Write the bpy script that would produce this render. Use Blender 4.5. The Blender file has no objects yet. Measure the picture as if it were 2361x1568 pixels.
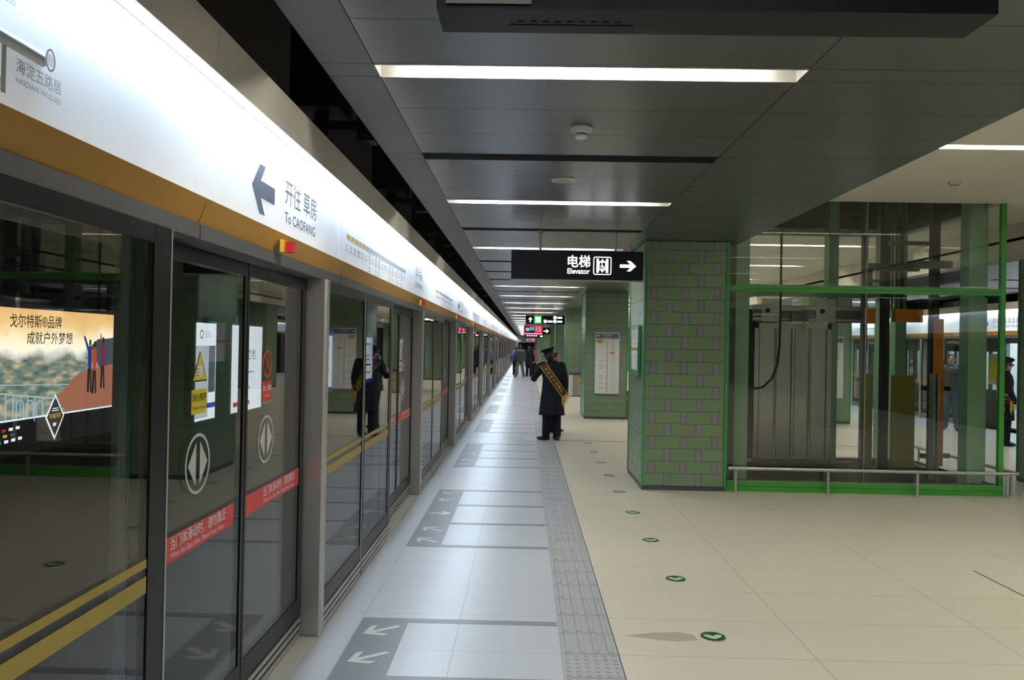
import bpy, bmesh, math, random
from mathutils import Vector, Matrix
from mathutils.bvhtree import BVHTree

PI = math.pi
C = bpy.context.scene.collection
sc = bpy.context.scene
random.seed(7)

# ------------------------------------------------------------------ camera
W, H, FPX, EYE = 2361, 1568, 1800.0, 1.7
YAW, PITCH, ROLL = 0.017, 0.0065, 0.0185
cam = bpy.data.objects.new('camera', bpy.data.cameras.new('camera'))
C.objects.link(cam)
cam.data.sensor_width = 36.0
cam.data.lens = 36.0 * FPX / W
cam.data.clip_start = 0.05
cam.data.clip_end = 400
cam.matrix_world = (Matrix.Translation((0, 0, EYE)) @ Matrix.Rotation(YAW, 4, 'Z') @
                    Matrix.Rotation(PI / 2 + PITCH, 4, 'X') @ Matrix.Rotation(ROLL, 4, 'Z'))
sc.camera = cam

# ------------------------------------------------------------------ world, exposure, light levels
wd = bpy.data.worlds.new('world'); sc.world = wd
wd.use_nodes = True
wd.node_tree.nodes['Background'].inputs[0].default_value = (0.6, 0.7, 0.8, 1)
wd.node_tree.nodes['Background'].inputs[1].default_value = 0.02
sc.view_settings.view_transform = 'Standard'
sc.view_settings.look = 'None'
EXPO = 0.9
sc.view_settings.exposure = EXPO
sc.view_settings.gamma = 1.0
sc.cycles.max_bounces = 6
sc.cycles.diffuse_bounces = 3
sc.cycles.glossy_bounces = 4
sc.cycles.transparent_max_bounces = 28
sc.cycles.caustics_reflective = False
sc.cycles.caustics_refractive = False
sc.cycles.sample_clamp_indirect = 4.0
sc.cycles.use_denoising = True
sc.cycles.use_light_tree = True
sc.cycles.adaptive_threshold = 0.035
TUBE_E = 170.0      # ceiling fluorescent tubes
STRIP_E = 115.0     # cold strip over the route signs
TRAIN_E = 10.0

# ------------------------------------------------------------------ materials
def newmat(name):
    m = bpy.data.materials.new(name); m.use_nodes = True
    n = m.node_tree.nodes; n.clear()
    out = n.new('ShaderNodeOutputMaterial')
    return m, m.node_tree, out

def pbr(name, col, rough=0.5, metal=0.0, spec=0.5, emit=None, es=0.0, var=0.0, vscale=6.0, bump=0.0, bscale=80.0, rvar=0.0, stretch=(1, 1, 1)):
    m, nt, out = newmat(name)
    p = nt.nodes.new('ShaderNodeBsdfPrincipled')
    p.inputs['Base Color'].default_value = (*col, 1)
    p.inputs['Roughness'].default_value = rough
    p.inputs['Metallic'].default_value = metal
    p.inputs['Specular IOR Level'].default_value = spec
    if emit:
        p.inputs['Emission Color'].default_value = (*emit, 1)
        p.inputs['Emission Strength'].default_value = es
    if var or rvar or bump:
        tc = nt.nodes.new('ShaderNodeTexCoord')
        mp = nt.nodes.new('ShaderNodeMapping'); mp.inputs['Scale'].default_value = stretch
        nt.links.new(tc.outputs['Object'], mp.inputs['Vector'])
        nz = nt.nodes.new('ShaderNodeTexNoise'); nz.inputs['Scale'].default_value = vscale; nz.inputs['Detail'].default_value = 4
        nt.links.new(mp.outputs[0], nz.inputs['Vector'])
        if var:
            mx = nt.nodes.new('ShaderNodeMix'); mx.data_type = 'RGBA'
            mx.inputs[6].default_value = (*[c * (1 - var) for c in col], 1)
            mx.inputs[7].default_value = (*[min(1, c * (1 + var)) for c in col], 1)
            nt.links.new(nz.outputs['Fac'], mx.inputs[0])
            nt.links.new(mx.outputs[2], p.inputs['Base Color'])
        if rvar:
            mr = nt.nodes.new('ShaderNodeMapRange')
            mr.inputs['To Min'].default_value = max(0.02, rough - rvar); mr.inputs['To Max'].default_value = rough + rvar
            nt.links.new(nz.outputs['Fac'], mr.inputs['Value']); nt.links.new(mr.outputs[0], p.inputs['Roughness'])
        if bump:
            n2 = nt.nodes.new('ShaderNodeTexNoise'); n2.inputs['Scale'].default_value = bscale
            nt.links.new(mp.outputs[0], n2.inputs['Vector'])
            b = nt.nodes.new('ShaderNodeBump'); b.inputs['Strength'].default_value = bump; b.inputs['Distance'].default_value = 0.002
            nt.links.new(n2.outputs['Fac'], b.inputs['Height']); nt.links.new(b.outputs[0], p.inputs['Normal'])
    nt.links.new(p.outputs[0], out.inputs[0])
    return m

def emis(name, col, s):
    m, nt, out = newmat(name)
    e = nt.nodes.new('ShaderNodeEmission'); e.inputs[0].default_value = (*col, 1); e.inputs[1].default_value = s / 2 ** EXPO
    nt.links.new(e.outputs[0], out.inputs[0])
    return m

def glass(name, tint, f0=0.06, boost=1.0, rough=0.0):
    """clear sheet glass: passes light straight through with a tint and mirrors more at grazing angles"""
    m, nt, out = newmat(name)
    N, L = nt.nodes, nt.links
    tr = N.new('ShaderNodeBsdfTransparent'); tr.inputs[0].default_value = (*tint, 1)
    gl = N.new('ShaderNodeBsdfGlossy'); gl.inputs['Roughness'].default_value = rough
    lw = N.new('ShaderNodeLayerWeight'); lw.inputs['Blend'].default_value = 0.5
    pw = N.new('ShaderNodeMath'); pw.operation = 'POWER'; pw.inputs[1].default_value = 5.0
    ml = N.new('ShaderNodeMath'); ml.operation = 'MULTIPLY_ADD'; ml.inputs[1].default_value = (1 - f0) * boost; ml.inputs[2].default_value = f0
    ml.use_clamp = True
    mx = N.new('ShaderNodeMixShader')
    L.new(lw.outputs['Facing'], pw.inputs[0]); L.new(pw.outputs[0], ml.inputs[0]); L.new(ml.outputs[0], mx.inputs[0])
    L.new(tr.outputs[0], mx.inputs[1]); L.new(gl.outputs[0], mx.inputs[2]); L.new(mx.outputs[0], out.inputs[0])
    return m

M = {}
M['steel'] = pbr('brushed_steel', (0.56, 0.55, 0.54), 0.38, 0.75, var=0.12, vscale=3, rvar=0.06, stretch=(1, 1, 0.15))
M['steel_dark'] = pbr('dull_steel', (0.20, 0.20, 0.20), 0.4, 0.7, var=0.15, vscale=4)
M['steel_canopy'] = pbr('canopy_steel', (0.62, 0.57, 0.50), 0.42, 0.5, var=0.1, vscale=1.3, rvar=0.05)
M['header_grey'] = pbr('mid_grey_header_paint', (0.13, 0.13, 0.135), 0.45, 0.2)
M['jamb'] = pbr('worn_grey_steel_sheet', (0.46, 0.46, 0.47), 0.4, 0.25, var=0.25, vscale=3)
M['lift_steel'] = pbr('satin_lift_door_steel', (0.66, 0.66, 0.64), 0.3, 0.6, var=0.1, vscale=2)
M['ceil_edge'] = pbr('dark_grey_ceiling_margin', (0.065, 0.066, 0.07), 0.5, 0.1)
M['paleblue'] = pbr('pale_blue_grey_paint', (0.45, 0.50, 0.58), 0.5)
M['alu'] = pbr('grey_aluminium', (0.42, 0.42, 0.43), 0.4, 0.4)
M['ceil'] = pbr('grey_metal_ceiling_panel', (0.175, 0.18, 0.185), 0.285, 0.75, var=0.06, vscale=0.8)
M['ceil_beige'] = pbr('beige_painted_ceiling', (0.88, 0.85, 0.72), 0.5, 0.0, var=0.03, vscale=1)
M['black'] = pbr('black_void', (0.012, 0.012, 0.013), 0.7, 0.0, 0.3)
M['tunnel'] = pbr('dark_tunnel_concrete', (0.05, 0.048, 0.045), 0.8, 0.0, var=0.4, vscale=1.5)
M['blackframe'] = pbr('black_enamelled_border', (0.014, 0.014, 0.016), 0.3, spec=0.15)
M['blackbox'] = pbr('black_painted_bracket', (0.02, 0.02, 0.022), 0.5)
M['tube'] = emis('lit_fluorescent_tube', (1.0, 0.965, 0.87), TUBE_E)
M['tube_centre'] = emis('lit_central_tube', (1.0, 0.955, 0.84), TUBE_E * 1.5)
M['tube_cap'] = pbr('tube_end_cap', (0.5, 0.5, 0.48), 0.4, 0.5)
M['strip'] = emis('lit_cold_strip', (0.70, 0.86, 1.0), STRIP_E)
M['trough'] = pbr('white_reflector', (0.75, 0.73, 0.68), 0.4)
M['panelwhite'] = pbr('white_sign_face', (0.80, 0.83, 0.88), 0.4, emit=(0.75, 0.86, 1.0), es=0.15)
M['orange'] = pbr('ochre_line_colour_band', (0.46, 0.235, 0.045), 0.35, 0.0)
M['signink'] = pbr('blue_grey_sign_ink', (0.10, 0.13, 0.20), 0.5)
M['signink_light'] = pbr('pale_sign_ink', (0.38, 0.43, 0.50), 0.5)
M['signyellow'] = pbr('yellow_sign_ink', (0.62, 0.46, 0.12), 0.5)
M['redlamp'] = pbr('red_lamp_cover', (0.50, 0.008, 0.015), 0.2, emit=(1, 0.02, 0.03), es=0.03)
M['yellow'] = pbr('yellow_plastic', (0.75, 0.5, 0.03), 0.4)
M['glass'] = glass('screen_door_glass', (0.86, 0.87, 0.87), 0.085, 1.5)
M['glass_lift'] = glass('lift_shaft_glass', (0.975, 0.99, 0.98), 0.06, 1.0)
M['red_sticker'] = pbr('red_sticker', (0.62, 0.035, 0.03), 0.35)
M['white_ink'] = pbr('white_ink', (0.75, 0.75, 0.75), 0.4)
M['grey_sticker'] = pbr('frosted_sticker', (0.55, 0.56, 0.56), 0.4)
M['yellow_sticker'] = pbr('yellow_sticker', (0.72, 0.58, 0.03), 0.4)
M['yellow_band'] = pbr('ochre_sight_band', (0.31, 0.22, 0.02), 0.4)
M['black_ink'] = pbr('black_ink', (0.02, 0.02, 0.02), 0.4)
M['stone'] = pbr('pale_threshold_stone', (0.50, 0.50, 0.47), 0.35, var=0.06, vscale=60)
M['greengrey'] = pbr('green_wall_tile', (0.165, 0.255, 0.135), 0.28, spec=0.5, var=0.12, vscale=2.5)
M['lilac'] = pbr('lilac_wall_tile', (0.22, 0.205, 0.235), 0.3, var=0.12, vscale=3)
M['grout'] = pbr('dark_grout', (0.03, 0.035, 0.035), 0.7)
M['cornergreen'] = pbr('green_corner_trim', (0.05, 0.28, 0.13), 0.3)
M['base_dark'] = pbr('dark_skirting', (0.06, 0.06, 0.065), 0.4)
M['liftgreen'] = pbr('bright_green_paint', (0.05, 0.30, 0.035), 0.35)
M['liftcolumn'] = pbr('mid_green_paint', (0.25, 0.47, 0.28), 0.35)
M['olive'] = pbr('olive_painted_screen', (0.32, 0.31, 0.06), 0.45)
M['liftorange'] = pbr('orange_painted_steel', (0.75, 0.23, 0.02), 0.45)
M['signblack'] = pbr('black_sign_face', (0.010, 0.011, 0.015), 0.4, spec=0.12)
M['signlit'] = emis('lit_white_lettering', (0.92, 0.93, 1.0), 2.6)
M['signlitblue'] = emis('lit_navy_ground', (0.02, 0.03, 0.12), 0.8)
M['signgreen'] = emis('lit_green_panel', (0.02, 0.50, 0.04), 1.0)
M['plaster'] = pbr('pale_wall_panel', (0.42, 0.42, 0.40), 0.5)
M['plastic_white'] = pbr('white_plastic', (0.72, 0.72, 0.70), 0.45)
M['dark_slot'] = pbr('dark_slot_lining', (0.03, 0.03, 0.032), 0.5)
M['coat'] = pbr('black_wool_coat', (0.011, 0.012, 0.017), 0.85, spec=0.2, bump=0.3, bscale=300)
M['trouser'] = pbr('black_trouser_cloth', (0.009, 0.010, 0.014), 0.8, spec=0.2)
M['shoe'] = pbr('black_leather', (0.012, 0.012, 0.012), 0.3)
M['skin'] = pbr('skin', (0.50, 0.29, 0.20), 0.5)
M['hair'] = pbr('black_hair', (0.012, 0.010, 0.009), 0.5)
M['glove'] = pbr('white_cotton_glove', (0.70, 0.70, 0.72), 0.8)
M['sash'] = pbr('maroon_sash_cloth', (0.085, 0.008, 0.015), 0.6)
M['gold'] = pbr('gold_sash_trim', (0.75, 0.42, 0.03), 0.5)
M['goldtext'] = pbr('gold_sash_lettering', (0.80, 0.60, 0.05), 0.5)
M['puffer'] = pbr('dark_grey_padded_nylon', (0.025, 0.030, 0.032), 0.5)
M['greytrouser'] = pbr('grey_denim', (0.10, 0.10, 0.105), 0.8)
M['jeans'] = pbr('blue_denim', (0.06, 0.085, 0.12), 0.8)
M['pinkjacket'] = pbr('pink_jacket_cloth', (0.55, 0.13, 0.20), 0.7)
M['bluejacket'] = pbr('blue_jacket_cloth', (0.12, 0.13, 0.38), 0.7)
M['tan'] = pbr('tan_suede', (0.33, 0.20, 0.08), 0.7)
M['binbeige'] = pbr('beige_metal', (0.33, 0.29, 0.20), 0.4)
M['firered'] = pbr('red_cabinet_paint', (0.30, 0.015, 0.012), 0.4)
M['trainbody'] = pbr('train_grey_steel', (0.20, 0.21, 0.21), 0.35, 0.5)
M['trainwhite'] = pbr('train_interior_white', (0.70, 0.80, 0.80), 0.4, emit=(0.8, 0.95, 1.0), es=0.0)
M['trainlight'] = emis('train_ceiling_light', (0.85, 0.97, 1.0), TRAIN_E)
M['cable'] = pbr('black_rubber_cable', (0.015, 0.015, 0.017), 0.5)
M['adwhite'] = emis('lit_white_poster', (0.86, 0.93, 1.0), 1.5)
M['adblue'] = emis('lit_blue_poster', (0.03, 0.08, 0.55), 0.9)
M['adred'] = emis('lit_red_poster', (0.75, 0.05, 0.05), 0.8)
M['adgrey'] = emis('lit_grey_poster', (0.12, 0.15, 0.19), 0.8)
M['adpale'] = emis('lit_pale_blue_poster', (0.45, 0.62, 0.85), 0.9)
M['adblack'] = emis('backlit_black_poster', (0.010, 0.011, 0.012), 1.0)
M['adink'] = emis('backlit_dark_ink', (0.035, 0.03, 0.028), 1.0)
M['adyellow'] = emis('lit_yellow_ink', (0.85, 0.55, 0.02), 1.0)
M['tvred'] = emis('lit_red_screen', (0.62, 0.05, 0.09), 1.0)
M['tvpink'] = emis('lit_pink_screen', (0.85, 0.35, 0.55), 1.0)
M['tvdark'] = emis('lit_dark_screen', (0.008, 0.014, 0.03), 1.0)
M['tvteal'] = emis('lit_teal_screen', (0.10, 0.42, 0.40), 1.0)

# ------------------------------------------------------------------ mesh builder
class MB:
    def __init__(s): s.v = []; s.f = []; s.m = []; s.mats = []; s.sm = []
    def mi(s, mat):
        if mat not in s.mats: s.mats.append(mat)
        return s.mats.index(mat)
    def add(s, vs, fs, mat, smooth=False):
        o = len(s.v); s.v += [tuple(p) for p in vs]; k = s.mi(mat)
        for f in fs: s.f.append(tuple(i + o for i in f)); s.m.append(k); s.sm.append(smooth)
    def box(s, x0, x1, y0, y1, z0, z1, mat):
        v = [(x0, y0, z0), (x1, y0, z0), (x1, y1, z0), (x0, y1, z0), (x0, y0, z1), (x1, y0, z1), (x1, y1, z1), (x0, y1, z1)]
        s.add(v, [(0, 3, 2, 1), (4, 5, 6, 7), (0, 1, 5, 4), (1, 2, 6, 5), (2, 3, 7, 6), (3, 0, 4, 7)], mat)
    def prism(s, poly, axis, a, b, mat):
        """poly: 2-D outline; axis 0: (y,z) along x; 1: (x,z) along y; 2: (x,y) along z"""
        def P(p, t): return {0: (t, p[0], p[1]), 1: (p[0], t, p[1]), 2: (p[0], p[1], t)}[axis]
        n = len(poly)
        v = [P(p, a) for p in poly] + [P(p, b) for p in poly]
        f = [tuple(range(n - 1, -1, -1)), tuple(range(n, 2 * n))] + [(i, (i + 1) % n, n + (i + 1) % n, n + i) for i in range(n)]
        s.add(v, f, mat)
    def plate(s, pts, org, right, up, mat, th=0.0008):
        """a thin flat shape in the plane (right, up) at org"""
        r, u = Vector(right), Vector(up); n = r.cross(u).normalized(); o = Vector(org)
        k = len(pts)
        v = [o + r * p[0] + u * p[1] for p in pts]
        v = v + [q + n * th for q in v]
        s.add(v, [tuple(range(k - 1, -1, -1)), tuple(range(k, 2 * k))] + [(i, (i + 1) % k, k + (i + 1) % k, k + i) for i in range(k)], mat)
    def rect(s, x0, x1, y0, y1, org, right, up, mat, th=0.0008):
        s.plate([(x0, y0), (x1, y0), (x1, y1), (x0, y1)], org, right, up, mat, th)
    def ring(s, cx, cy, rx, ry, t, org, right, up, mat, n=32, th=0.0008):
        r, u = Vector(right), Vector(up); nn = r.cross(u).normalized() * th; o = Vector(org)
        v = []
        for i in range(n):
            a = 2 * PI * i / n
            for k in (0, t):
                p = o + r * (cx + (rx - k) * math.cos(a)) + u * (cy + (ry - k) * math.sin(a)); v += [p, p + nn]
        f = []
        for i in range(n):
            j = (i + 1) % n; A = 4 * i; B = 4 * j
            f += [(A + 1, B + 1, B + 3, A + 3), (A, A + 2, B + 2, B), (A, B, B + 1, A + 1), (A + 2, A + 3, B + 3, B + 2)]
        s.add(v, f, mat)
    def tube(s, pts, rad, mat, n=10, caps=True, smooth=True):
        pts = [Vector(p) for p in pts]; k = len(pts)
        rr = rad if isinstance(rad, (list, tuple)) else [rad] * k
        v = []; prev = None
        for i, p in enumerate(pts):
            d = (pts[min(i + 1, k - 1)] - pts[max(i - 1, 0)]).normalized()
            if prev is None:
                a = d.orthogonal().normalized()
            else:
                a = (prev - d * prev.dot(d)); a = a.normalized() if a.length > 1e-6 else d.orthogonal().normalized()
            prev = a; b = d.cross(a)
            for j in range(n):
                t = 2 * PI * j / n; v.append(p + (a * math.cos(t) + b * math.sin(t)) * rr[i])
        f = []
        for i in range(k - 1):
            for j in range(n):
                q = (j + 1) % n; f.append((i * n + j, i * n + q, (i + 1) * n + q, (i + 1) * n + j))
        s.add(v, f, mat, smooth)
        if caps: s.add(v[:n], [tuple(range(n - 1, -1, -1))], mat); s.add(v[-n:], [tuple(range(n))], mat)
    def loft(s, rings, mat, n=20, smooth=True):
        """rings: (centre, semi-axis-x, semi-axis-y[, tilt-x]) in horizontal planes, bottom to top"""
        v = []
        for c, a, b in rings:
            for j in range(n):
                t = 2 * PI * j / n; v.append((c[0] + a * math.cos(t), c[1] + b * math.sin(t), c[2]))
        f = []
        for i in range(len(rings) - 1):
            for j in range(n):
                q = (j + 1) % n; f.append((i * n + j, i * n + q, (i + 1) * n + q, (i + 1) * n + j))
        f += [tuple(range(n - 1, -1, -1)), tuple(range((len(rings) - 1) * n, len(rings) * n))]
        s.add(v, f, mat, smooth)
    def ball(s, c, r, mat, nu=16, nv=10, rot=None):
        r = (r, r, r) if not isinstance(r, (tuple, list)) else r
        c = Vector(c); v = []
        for i in range(1, nv):
            ph = PI * i / nv
            for j in range(nu):
                th = 2 * PI * j / nu
                p = Vector((r[0] * math.sin(ph) * math.cos(th), r[1] * math.sin(ph) * math.sin(th), -r[2] * math.cos(ph)))
                if rot is not None: p = rot @ p
                v.append(c + p)
        b = Vector((0, 0, -r[2])); t = Vector((0, 0, r[2]))
        if rot is not None: b, t = rot @ b, rot @ t
        v += [c + b, c + t]; nb = len(v) - 2; f = []
        for i in range(nv - 2):
            for j in range(nu):
                q = (j + 1) % nu; f.append((i * nu + j, i * nu + q, (i + 1) * nu + q, (i + 1) * nu + j))
        for j in range(nu):
            q = (j + 1) % nu; f.append((nb, q, j)); f.append((nb + 1, (nv - 2) * nu + j, (nv - 2) * nu + q))
        s.add(v, f, mat, True)
    def text(s, string, size, org, right, up, mat, align='LEFT', bold=0.0, th=0.0006, sx=1.0, fit=None):
        cu = bpy.data.curves.new('lettering', 'FONT'); cu.body = string; cu.size = size; cu.align_x = align
        cu.resolution_u = 3; cu.fill_mode = 'FRONT'
        ob = bpy.data.objects.new('lettering', cu); C.objects.link(ob)
        dg = bpy.context.evaluated_depsgraph_get(); dg.update()
        me = bpy.data.meshes.new_from_object(ob.evaluated_get(dg))
        xs = [v.co.x for v in me.vertices]
        if xs and fit: sx = fit / max(1e-6, max(xs) - min(xs)); 
        x_off = 0
        if xs and fit and align == 'LEFT': x_off = -min(xs) * sx
        r, u = Vector(right), Vector(up); n = r.cross(u).normalized() * th; o = Vector(org)
        vs = [o + r * (v.co.x * sx + x_off) + u * v.co.y + n for v in me.vertices]
        fs = [tuple(p.vertices) for p in me.polygons]
        s.add(vs, fs, mat)
        if bold:      # heavier strokes: shifted copies of the same outlines, each a hair in front of the last
            for q, (dx, dy) in enumerate(((bold, 0), (-bold, 0), (0, bold), (0, -bold))):
                sh = r * dx + u * dy + n.normalized() * (0.00005 * (q + 1)) if th else r * dx + u * dy
                s.add([p + sh for p in vs], fs, mat)
        bpy.data.objects.remove(ob); bpy.data.curves.remove(cu); bpy.data.meshes.remove(me)
    def mesh(s, name):
        me = bpy.data.meshes.new(name)
        me.from_pydata(s.v, [], s.f)
        for m in s.mats: me.materials.append(m)
        me.polygons.foreach_set('material_index', s.m)
        me.polygons.foreach_set('use_smooth', s.sm)
        me.update()
        return me
    def build(s, name, parent=None, label=None):
        o = bpy.data.objects.new(name, s.mesh(name)); C.objects.link(o)
        if parent is not None: o.parent = parent
        if label: o['label'] = label
        return o

def thing(name, label, cat, loc=(0, 0, 0), rz=0.0, group=None):
    o = bpy.data.objects.new(name, None); C.objects.link(o); o.empty_display_size = 0.1
    o.location = loc; o.rotation_euler = (0, 0, rz); o['label'] = label; o['category'] = cat
    if group: o['group'] = group
    return o
def tag(o, label, cat, group=None, kind=None):
    o['label'] = label; o['category'] = cat
    if group: o['group'] = group
    if kind: o['kind'] = kind
    return o
def struct(mb, name):
    o = mb.build(name); o['kind'] = 'structure'; return o
KIDS = {}
def copy_tree(root, loc, rz=None, label=None, group=None, drop=()):
    if root.name not in KIDS: KIDS[root.name] = [(c, list(c.children)) for c in root.children]
    r = root.copy(); C.objects.link(r); r.location = loc
    if rz is not None: r.rotation_euler = (0, 0, rz)
    if label: r['label'] = label
    if group: r['group'] = group
    for ch, gs in KIDS[root.name]:
        if ch.name.split('.')[0] in drop: continue
        c = ch.copy(); C.objects.link(c); c.parent = r
        for g in gs:
            d = g.copy(); C.objects.link(d); d.parent = c
    return r
ORD = ['nearest', 'second', 'third', 'fourth', 'fifth', 'sixth', 'seventh', 'eighth', 'ninth', 'tenth', 'eleventh', 'twelfth', 'thirteenth',
       'fourteenth', 'fifteenth', 'sixteenth', 'seventeenth', 'eighteenth', 'nineteenth', 'twentieth', 'twenty-first', 'twenty-second',
       'twenty-third', 'twenty-fourth', 'twenty-fifth', 'twenty-sixth', 'twenty-seventh', 'twenty-eighth', 'twenty-ninth', 'thirtieth',
       'thirty-first', 'thirty-second', 'thirty-third', 'thirty-fourth']

# ------------------------------------------------------------------ measures of the place (metres)
XG = -1.17          # left screen-door glass plane
XR = 10.45          # right screen-door glass plane
DOOR0, PER = 3.53, 4.29
YB, YE = -21.0, 100.0
ZC, ZM = 2.98, 3.50
EX0, EX1, EY0, EY1 = 2.43, 5.70, 9.45, 11.90   # lift shaft

# ------------------------------------------------------------------ floor
def floor_material(name, col, col2, px, ox, py, oy, rough, grout):
    m, nt, out = newmat(name); N, L = nt.nodes, nt.links
    p = N.new('ShaderNodeBsdfPrincipled')
    g = N.new('ShaderNodeNewGeometry'); sp = N.new('ShaderNodeSeparateXYZ'); L.new(g.outputs['Position'], sp.inputs[0])
    def line(sock, per, off, wid):
        a = N.new('ShaderNodeMath'); a.operation = 'SUBTRACT'; L.new(sock, a.inputs[0]); a.inputs[1].default_value = off
        b = N.new('ShaderNodeMath'); b.operation = 'PINGPONG'; L.new(a.outputs[0], b.inputs[0]); b.inputs[1].default_value = per / 2
        c = N.new('ShaderNodeMath'); c.operation = 'LESS_THAN'; L.new(b.outputs[0], c.inputs[0]); c.inputs[1].default_value = wid
        return c.outputs[0]
    lx = line(sp.outputs[0], px, ox, 0.0022); ly = line(sp.outputs[1], py, oy, 0.0020)
    mx = N.new('ShaderNodeMath'); mx.operation = 'MAXIMUM'; L.new(lx, mx.inputs[0]); L.new(ly, mx.inputs[1])
    def cell(sock, per, off):
        a = N.new('ShaderNodeMath'); a.operation = 'SUBTRACT'; L.new(sock, a.inputs[0]); a.inputs[1].default_value = off
        b = N.new('ShaderNodeMath'); b.operation = 'DIVIDE'; L.new(a.outputs[0], b.inputs[0]); b.inputs[1].default_value = per
        c = N.new('ShaderNodeMath'); c.operation = 'FLOOR'; L.new(b.outputs[0], c.inputs[0]); return c.outputs[0]
    cb = N.new('ShaderNodeCombineXYZ'); L.new(cell(sp.outputs[0], px, ox), cb.inputs[0]); L.new(cell(sp.outputs[1], py, oy), cb.inputs[1])
    wn = N.new('ShaderNodeTexWhiteNoise'); wn.noise_dimensions = '3D'; L.new(cb.outputs[0], wn.inputs['Vector'])
    nz = N.new('ShaderNodeTexNoise'); nz.inputs['Scale'].default_value = 1.1; nz.inputs['Detail'].default_value = 6
    mp = N.new('ShaderNodeMapping'); mp.inputs['Scale'].default_value = (0.5, 2.2, 1); L.new(g.outputs['Position'], mp.inputs[0]); L.new(mp.outputs[0], nz.inputs[0])
    ad = N.new('ShaderNodeMath'); ad.operation = 'MULTIPLY_ADD'; L.new(wn.outputs['Value'], ad.inputs[0]); ad.inputs[1].default_value = 0.25; L.new(nz.outputs['Fac'], ad.inputs[2])
    c1 = N.new('ShaderNodeMix'); c1.data_type = 'RGBA'; c1.inputs[6].default_value = (*col, 1); c1.inputs[7].default_value = (*col2, 1)
    L.new(ad.outputs[0], c1.inputs[0])
    c2 = N.new('ShaderNodeMix'); c2.data_type = 'RGBA'; L.new(mx.outputs[0], c2.inputs[0]); L.new(c1.outputs[2], c2.inputs[6]); c2.inputs[7].default_value = (*grout, 1)
    L.new(c2.outputs[2], p.inputs['Base Color'])
    mr = N.new('ShaderNodeMapRange'); mr.inputs['To Min'].default_value = rough - 0.02; mr.inputs['To Max'].default_value = rough + 0.03
    L.new(nz.outputs['Fac'], mr.inputs['Value']); L.new(mr.outputs[0], p.inputs['Roughness'])
    p.inputs['Specular IOR Level'].default_value = 0.6
    L.new(p.outputs[0], out.inputs[0])
    return m
M['floor_beige'] = floor_material('beige_stone_tile', (0.60, 0.55, 0.45), (0.57, 0.52, 0.42), 1.19, 1.64, 0.583, 4.33, 0.36, (0.22, 0.20, 0.17))
M['floor_grey'] = floor_material('grey_stone_tile', (0.455, 0.475, 0.515), (0.42, 0.44, 0.475), 0.60, -0.37, 0.583, 4.33, 0.302, (0.24, 0.25, 0.26))
M['floor_dark'] = pbr('dark_grey_inlay', (0.17, 0.18, 0.20), 0.36, var=0.06, vscale=2)
M['tactile'] = pbr('grey_tactile_paving', (0.34, 0.345, 0.35), 0.45, var=0.08, vscale=5)
fl = MB()
fl.box(XG, 0.23, YB, YE, -0.25, 0.0, M['floor_grey'])
fl.box(0.23, 0.55, YB, YE, -0.25, -0.001, M['tactile'])
fl.box(0.55, XR - 1.40, YB, YE, -0.25, 0.0, M['floor_beige'])
fl.box(XR - 1.40, XR, YB, YE, -0.25, 0.0, M['floor_grey'])
# dark joint across the beige floor, and a hatch edge near the right border
fl.box(0.62, 6.6, 14.07, 14.13, -0.01, 0.0015, M['floor_dark'])
fl.box(3.535, 3.548, 3.0, 6.18, -0.01, 0.001, M['grout'])
struct(fl, 'floor')

# tactile strip: bar tiles with blister tiles in front of each door
tp = MB()
TX0, TX1, TS = 0.235, 0.545, 0.31
y = YB + 4
def near_door(y):
    k = round((y - DOOR0) / PER); return abs(y - (DOOR0 + k * PER)) < 0.95
tp.box(TX0, TX1, YB, YE, -0.02, 0.001, M['tactile'])
tp.box(TX1, TX1 + 0.006, YB, YE, -0.02, 0.0015, M['grout'])
i = 0
y0 = 4.33 - 0.31 * 20
while y0 < 62:
    if near_door(y0 + TS / 2):
        if 2 < y0 < 34:
            for a in range(6):
                for b in range(6):
                    cx = TX0 + (a + 0.5) * TS / 6; cy = y0 + (b + 0.5) * TS / 6
                    ring = [(cx + r * math.cos(PI * k / 4), cy + r * math.sin(PI * k / 4), z) for r, z in ((0.0145, 0.001), (0.0095, 0.006)) for k in range(8)]
                    tp.add(ring, [(k, (k + 1) % 8, 8 + (k + 1) % 8, 8 + k) for k in range(8)] + [tuple(range(8, 16))], M['tactile'], False)
    else:
        for a in range(4):
            cx = TX0 + (a + 0.5) * TS / 4
            q = [(cx - 0.018, y0 + 0.012, 0.001), (cx + 0.018, y0 + 0.012, 0.001), (cx + 0.018, y0 + TS - 0.012, 0.001), (cx - 0.018, y0 + TS - 0.012, 0.001),
                 (cx - 0.012, y0 + 0.02, 0.009), (cx + 0.012, y0 + 0.02, 0.009), (cx + 0.012, y0 + TS - 0.02, 0.009), (cx - 0.012, y0 + TS - 0.02, 0.009)]
            tp.add(q, [(4, 5, 6, 7), (0, 1, 5, 4), (1, 2, 6, 5), (2, 3, 7, 6), (3, 0, 4, 7)], M['tactile'])
    tp.box(TX0, TX1, y0 - 0.0015, y0 + 0.0015, 0.0, 0.0016, M['grout'])
    y0 += TS
struct(tp, 'trim_1')

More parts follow.
